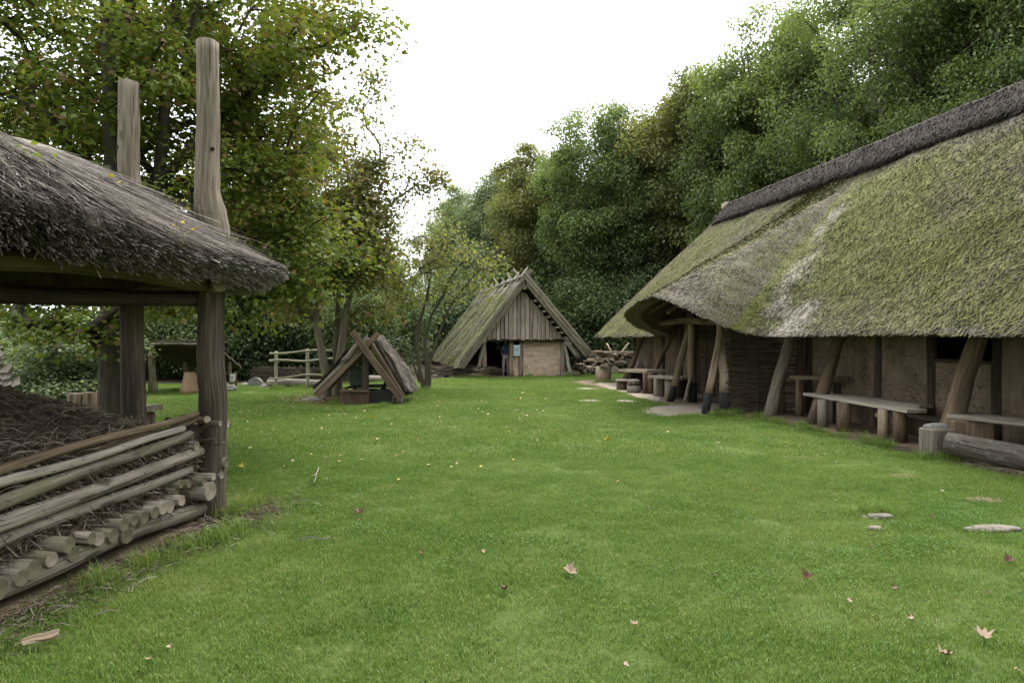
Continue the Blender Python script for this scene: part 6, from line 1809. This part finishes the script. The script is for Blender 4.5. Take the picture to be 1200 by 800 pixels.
# lawn area minus bare earth
def lawn_mask(x, y):
    ok = np.ones(len(x), bool)
    for o in DIRT: ok &= ~in_poly(x, y, o)
    for pst in (B1, B2): ok &= ((x - pst[0]) ** 2 + (y - pst[1]) ** 2) > .02
    edge = 21.5 + .16 * (x + 24) + (vnoise(np.c_[x, y, x * 0], .5, 95) - .5) * 1.2
    lim = np.where(x < -9, np.interp(x, [-60, -24, -9], [20.5, 22.5, 24.3]), np.interp(x, [-9, -4, -2.5, .6, 4, 12], [24.3, 25.8, 27.4, 28.7, 31, 30]))
    ok &= y < lim
    hu = (x * UH[0] + y * UH[1]); hv = x * VH[0] + y * VH[1]
    ok &= ~((hv > 7.3) & (hu < 25))
    return ok
def scatter(dens, y0, y1, xf=.80, seed=0):
    g = np.random.default_rng(seed)
    mg = 4.5                                # a margin beyond the sides of the view
    n = int(dens * (y1 - y0) * 2 * (y1 * xf + mg))
    y = g.uniform(y0, y1, n); x = g.uniform(-1, 1, n) * (y1 * xf + mg)
    k = np.abs(x) < y * xf + mg; x, y = x[k], y[k]
    k = lawn_mask(x, y); x, y = x[k], y[k]
    thin = vnoise(np.c_[x, y, x * 0], 1.3, 96)
    k = g.uniform(size=len(x)) < .72 + .5 * thin
    x, y = x[k], y[k]
    sc = .62 + .75 * vnoise(np.c_[x, y, x * 0], .9, 97) ** 1.3 + .25 * (vnoise(np.c_[x, y, x * 0], 4.0, 98) - .5)
    return np.c_[x, y, np.full(len(x), .0)], sc, g.uniform(0, 6.283, len(x))
def lawn_grass(name, sets, pts, sc, rot):
    me = bpy.data.meshes.new(name)
    me.vertices.add(len(pts)); me.vertices.foreach_set('co', np.ascontiguousarray(pts, dtype=np.float32).ravel())
    for an, arr in (('sc', sc), ('rz', rot)):
        a = me.attributes.new(an, 'FLOAT', 'POINT'); a.data.foreach_set('value', np.ascontiguousarray(arr, dtype=np.float32))
    me.update()
    o = put(name, me, M['grass'])
    ng = bpy.data.node_groups.new(name + '_spread', 'GeometryNodeTree')
    ng.interface.new_socket('Geometry', in_out='INPUT', socket_type='NodeSocketGeometry')
    ng.interface.new_socket('Geometry', in_out='OUTPUT', socket_type='NodeSocketGeometry')
    gi, go = ng.nodes.new('NodeGroupInput'), ng.nodes.new('NodeGroupOutput')
    jn = ng.nodes.new('GeometryNodeJoinGeometry')
    mp = ng.nodes.new('GeometryNodeMeshToPoints')
    ng.links.new(gi.outputs[0], mp.inputs[0])
    ip = ng.nodes.new('GeometryNodeInstanceOnPoints')
    ng.links.new(mp.outputs[0], ip.inputs['Points'])
    for s in sets:
        oi = ng.nodes.new('GeometryNodeObjectInfo'); oi.inputs[0].default_value = s; oi.inputs['As Instance'].default_value = True
        ng.links.new(oi.outputs['Geometry'], jn.inputs[0])
    g2i = ng.nodes.new('GeometryNodeGeometryToInstance')
    ng.links.new(jn.outputs[0], ip.inputs['Instance'])
    ip.inputs['Pick Instance'].default_value = len(sets) > 1
    at = ng.nodes.new('GeometryNodeInputNamedAttribute'); at.data_type = 'FLOAT'; at.inputs[0].default_value = 'sc'
    ar = ng.nodes.new('GeometryNodeInputNamedAttribute'); ar.data_type = 'FLOAT'; ar.inputs[0].default_value = 'rz'
    cx_ = ng.nodes.new('ShaderNodeCombineXYZ'); ng.links.new(ar.outputs[0], cx_.inputs[2])
    cs_ = ng.nodes.new('ShaderNodeCombineXYZ')
    mc_ = ng.nodes.new('ShaderNodeMath'); mc_.operation = 'MULTIPLY_ADD'; mc_.inputs[1].default_value = .4; mc_.inputs[2].default_value = .6; ng.links.new(at.outputs[0], mc_.inputs[0])
    ng.links.new(mc_.outputs[0], cs_.inputs[0]); ng.links.new(mc_.outputs[0], cs_.inputs[1]); ng.links.new(at.outputs[0], cs_.inputs[2])
    ng.links.new(cx_.outputs[0], ip.inputs['Rotation']); ng.links.new(cs_.outputs[0], ip.inputs['Scale'])
    ng.links.new(ip.outputs[0], go.inputs[0])
    md = o.modifiers.new('spread', 'NODES'); md.node_group = ng
    return tag(o, 'short mown lawn grass covering the yard', 'grass', None, 'stuff')
def weed(name, n, rad, size, seed, h=.035):
    g = np.random.default_rng(seed); r = rad * g.uniform(0, 1, n) ** .5; a = g.uniform(0, 6.283, n)
    c = np.c_[r * np.cos(a), r * np.sin(a), h * g.uniform(.5, 1.2, n)]
    V, F, rn = leaf_arrays(c, g.normal(size=(n, 3)) * .3 + [0, 0, 1], size * g.uniform(.6, 1.2, n), g.uniform(.1, .55, n), LEAF4, g)
    me = np_mesh(name, V, F, None, {'rnd': ('FACE', rn)}); me.materials.append(M['clover'])
    return bpy.data.objects.new(name, me)
T_WEED = [weed('clover_patch', 90, .20, .017, 111), weed('clover_patch', 55, .16, .024, 112)]
p1, s1_, r1 = scatter(75, -1.5, 9.5, .82, 101)
lawn_grass('lawn_grass', T_NEAR, p1, s1_, r1)
p2, s2_, r2 = scatter(26, 9.3, 32, .82, 102)
o = lawn_grass('lawn_grass', T_FAR, p2, s2_, r2); o['label'] = 'mown lawn grass in the farther half of the yard'
p3, s3_, r3 = scatter(26, 2.6, 13, .82, 106)
k = (vnoise(p3, .8, 107) > .63) & (vnoise(p3, 2.5, 108) > .42) & (np.random.default_rng(109).uniform(size=len(p3)) < .6)
o = lawn_grass('lawn_clover', T_WEED, p3[k], np.full(k.sum(), 1.0), r3[k]); o['label'] = 'low clover growing in patches between the lawn grass'; o['category'] = 'clover'
# longer grass where the mower does not reach
def edge_pts(lst, seed):
    g = np.random.default_rng(seed); out = []
    for a, b, n, w in lst:
        t = g.uniform(0, 1, n)[:, None]; out.append(np.asarray(a) + (np.asarray(b) - np.asarray(a)) * t + g.normal(size=(n, 2)) * w)
    q = np.vstack(out); return np.c_[q, np.zeros(len(q))]
q = edge_pts([(B1 + (.5, -.35), B5 + (.45, 1.2), 24, .06), (B1 + (.2, -.05), B1 + (.25, .4), 14, .08), (h2(14.2, 6.72), h2(13.6, 7.1), 14, .05), (G(826, 489)[:2], G(862, 487)[:2], 16, .04), (h2(13.2, 7.1), h2(9, 7.15), 46, .08), (G(1082, 539)[:2], G(1125, 541)[:2], 14, .05),
              (G(432, 480)[:2], G(460, 477)[:2], 20, .05), (K(-.1, -1.6, 0)[:2], K(.1, -2.6, 0)[:2], 16, .1), (K(.3, 1.6, 0)[:2], K(.4, 3, 0)[:2], 24, .12), (K(.35, .0, 0)[:2], K(.5, 1.5, 0)[:2], 14, .05), (G(694, 449)[:2], G(722, 448)[:2], 16, .06), (G(380, 470)[:2], G(400, 476)[:2], 8, .2), (G(1000, 604)[:2], G(1042, 602)[:2], 10, .03), (G(315, 457)[:2], G(390, 452)[:2], 40, .12), (G(492, 458)[:2], G(506, 458)[:2], 14, .1)], 103)
g = np.random.default_rng(104)
o = lawn_grass('edge_grass', T_TALL, q, g.uniform(.5, 1.3, len(q)), g.uniform(0, 6.28, len(q))); o['label'] = 'longer unmown grass at the feet of posts, logs and walls'

# ------------------------------------------------------------------ fallen leaves and stones on the lawn
def one_leaf(name, px, py, size, mat, tmpl, seed, curl=1.3, z=.04):
    g = np.random.default_rng(seed); p = G(px, py); tv, tf = tmpl
    size *= .68; V = (tv - [0, .5, 0]) * size; a = g.uniform(0, 6.283)
    V[:, 2] += curl * (V[:, 0] ** 2 + .5 * V[:, 1] ** 2) / size + g.normal(size=len(V)) * .03 * size
    c, s = math.cos(a), math.sin(a); V = np.c_[V[:, 0] * c - V[:, 1] * s, V[:, 0] * s + V[:, 1] * c, V[:, 2]]
    V = V @ np.array(Matrix.Rotation(g.uniform(-.45, .45), 3, 'X')) 
    nb = len(V); V2 = V.copy(); V2[:, 2] -= .002; F2 = tf[:, ::-1] + nb
    me = np_mesh(name, np.vstack([V, V2]) + [0, 0, 0], np.vstack([tf, F2]), None, {'rnd': ('FACE', np.full(2 * len(tf), g.uniform(.2, .8)))})
    o = put(name, me, mat); o.location = (p[0], p[1], z)
    return o
FLG = 'dry leaves lying on the lawn'
named = [(670, 677, .15, 'paleleaf', 'large pale dry maple leaf in the middle of the front lawn'), (1151, 751, .14, 'paleleaf', 'pale crumpled maple leaf lowest but one at the right of the lawn'), (945, 683, .12, 'brownleaf', 'dark reddish brown curled leaf on the right half of the lawn'),
         (1111, 776, .11, 'paleleaf', 'narrow pale leaf beside the bottom edge, left of the crumpled maple leaf'), (420, 606, .14, 'brownleaf', 'dark brown leaf in front of the barrack post, out on the lawn'), (745, 740, .08, 'paleleaf', 'small pale leaf on the lawn below the large pale maple leaf'),
         (592, 697, .10, 'brownleaf', 'small brown leaf to the lower left of the large pale maple leaf'), (1181, 663, .12, 'brownleaf', 'torn brown and pale leaf near the right border'), (437, 492, .16, 'yellowleaf', 'lone yellow leaf on the lawn before the pit shelter'), (711, 518, .16, 'yellowleaf', 'lone yellow leaf in the middle of the far lawn'),
         (283, 551, .12, 'yellowleaf', 'yellow leaf lying just right of the front barrack post')]
for i, (px, py, s, mt, lb) in enumerate(named):
    tag(one_leaf('fallen_leaf', px, py, s, M[mt], MAPLE_T, 200 + i), lb, 'leaf', FLG)
small = [(1195, 796), (1020, 648), (1023, 634), (1068, 733), (997, 712), (530, 558), (683, 591), (735, 789), (197, 768), (172, 782), (567, 653), (493, 654), (838, 682), (1094, 611), (976, 578), (1160, 702), (1068, 730), (552, 585), (586, 585), (459, 575), (611, 570), (418, 584), (886, 580), (1048, 697), (1010, 600), (350, 580), (383, 565), (390, 637), (330, 560), (980, 545), (760, 600), (1105, 580)]
for i, (px, py) in enumerate(small):
    tag(one_leaf('fallen_leaf', px, py, random.uniform(.04, .07), M[random.choice(['paleleaf', 'paleleaf', 'brownleaf'])], MAPLE_S, 300 + i), 'small dry leaf caught in the short grass of the lawn', 'leaf', 'small dry leaves scattered over the lawn')
# bark chip bottom left
pc = G(45, 761)
ch = thing('bark_chip', 'broken strip of pale bark lying in the grass at the bottom left', 'bark', None, tuple(pc))
MB().plank(pc + [-.075, -.03, .05], pc + [.08, .03, .07], .05, .012, (0, -.3, 1), 5, .35).build('bark_strip', M['wood_tan'], ch); MB().plank(pc + [-.06, -.04, .045], pc + [.02, .0, .05], .035, .01, (0, .2, 1), 3, .3).build('bark_strip', M['wood_pale'], ch)
tag(pole('twig', M['wood_silver'], None, G(350, 641) + [0, 0, .05], G(386, 637) + [0, 0, .055], .006, .004, 5, 8, .02), 'thin pale twig lying in the grass right of the log crib', 'twig')
tag(pole('twig', M['wood_silver'], None, G(372, 552) + [0, 0, .05], G(367, 571) + [0, 0, .05], .006, .004, 5, 6, .03), 'thin bent twig on the lawn right of the front barrack post', 'twig')
for px, py, rx, ry, lb in ((1164, 622, .25, .06, 'long flat pale stone sunk in the lawn near the right border'), (1026, 622, .06, .03, 'small pale stone flush with the lawn right of its middle'), (1034, 607, .12, .05, 'flat pale stone in the bare spot of the lawn')):
    o_ = rough_outline(ell(G(px, py)[:2], rx, ry * 1.3, 16), .04, .025, px)
    tag(rock('flat_stone', G(px, py) + [0, 0, .012], (rx, ry * 1.3, .03), M['stone_pale'], px, 3, .3), lb, 'stone')
# yellow leaf litter under the maples: countless
n = 950
g = np.random.default_rng(105)
x = g.uniform(-8, 3.2, n); y = g.uniform(7.5, 23, n)
k = lawn_mask(x, y) & (g.uniform(size=n) < np.clip(1.15 - .22 * np.hypot((x + 4) * .8, (y - 15) * .45), .06, 1)); x, y = x[k], y[k]; n = len(x)
V, F, rn = leaf_arrays(np.c_[x, y, g.uniform(.03, .055, n)], g.normal(size=(n, 3)) * .35 + [0, 0, 1], g.uniform(.03, .065, n), g.uniform(.2, 1, n), MAPLE_S, g)
tag(put('leaf_litter', np_mesh('leaf_litter', V, F, None, {'rnd': ('FACE', rn)}), M['fallen']), 'pale and yellow leaf specks strewn over the lawn below the maples', 'leaf litter', None, 'stuff')
n = 2500
q = G(396, 468)[:2] + g.normal(size=(n, 2)) * np.array([.7, .6])
V, F, rn = leaf_arrays(np.c_[q, g.uniform(.01, .04, n)], g.normal(size=(n, 3)) * .4 + [0, 0, 1], g.uniform(.03, .07, n), g.uniform(0, .55, n), LEAF4, g)
tag(put('leaf_litter', np_mesh('leaf_litter', V, F, None, {'rnd': ('FACE', rn)}), M['fallen']), 'brown leaf litter round the feet of the twin maple stems', 'leaf litter', None, 'stuff')
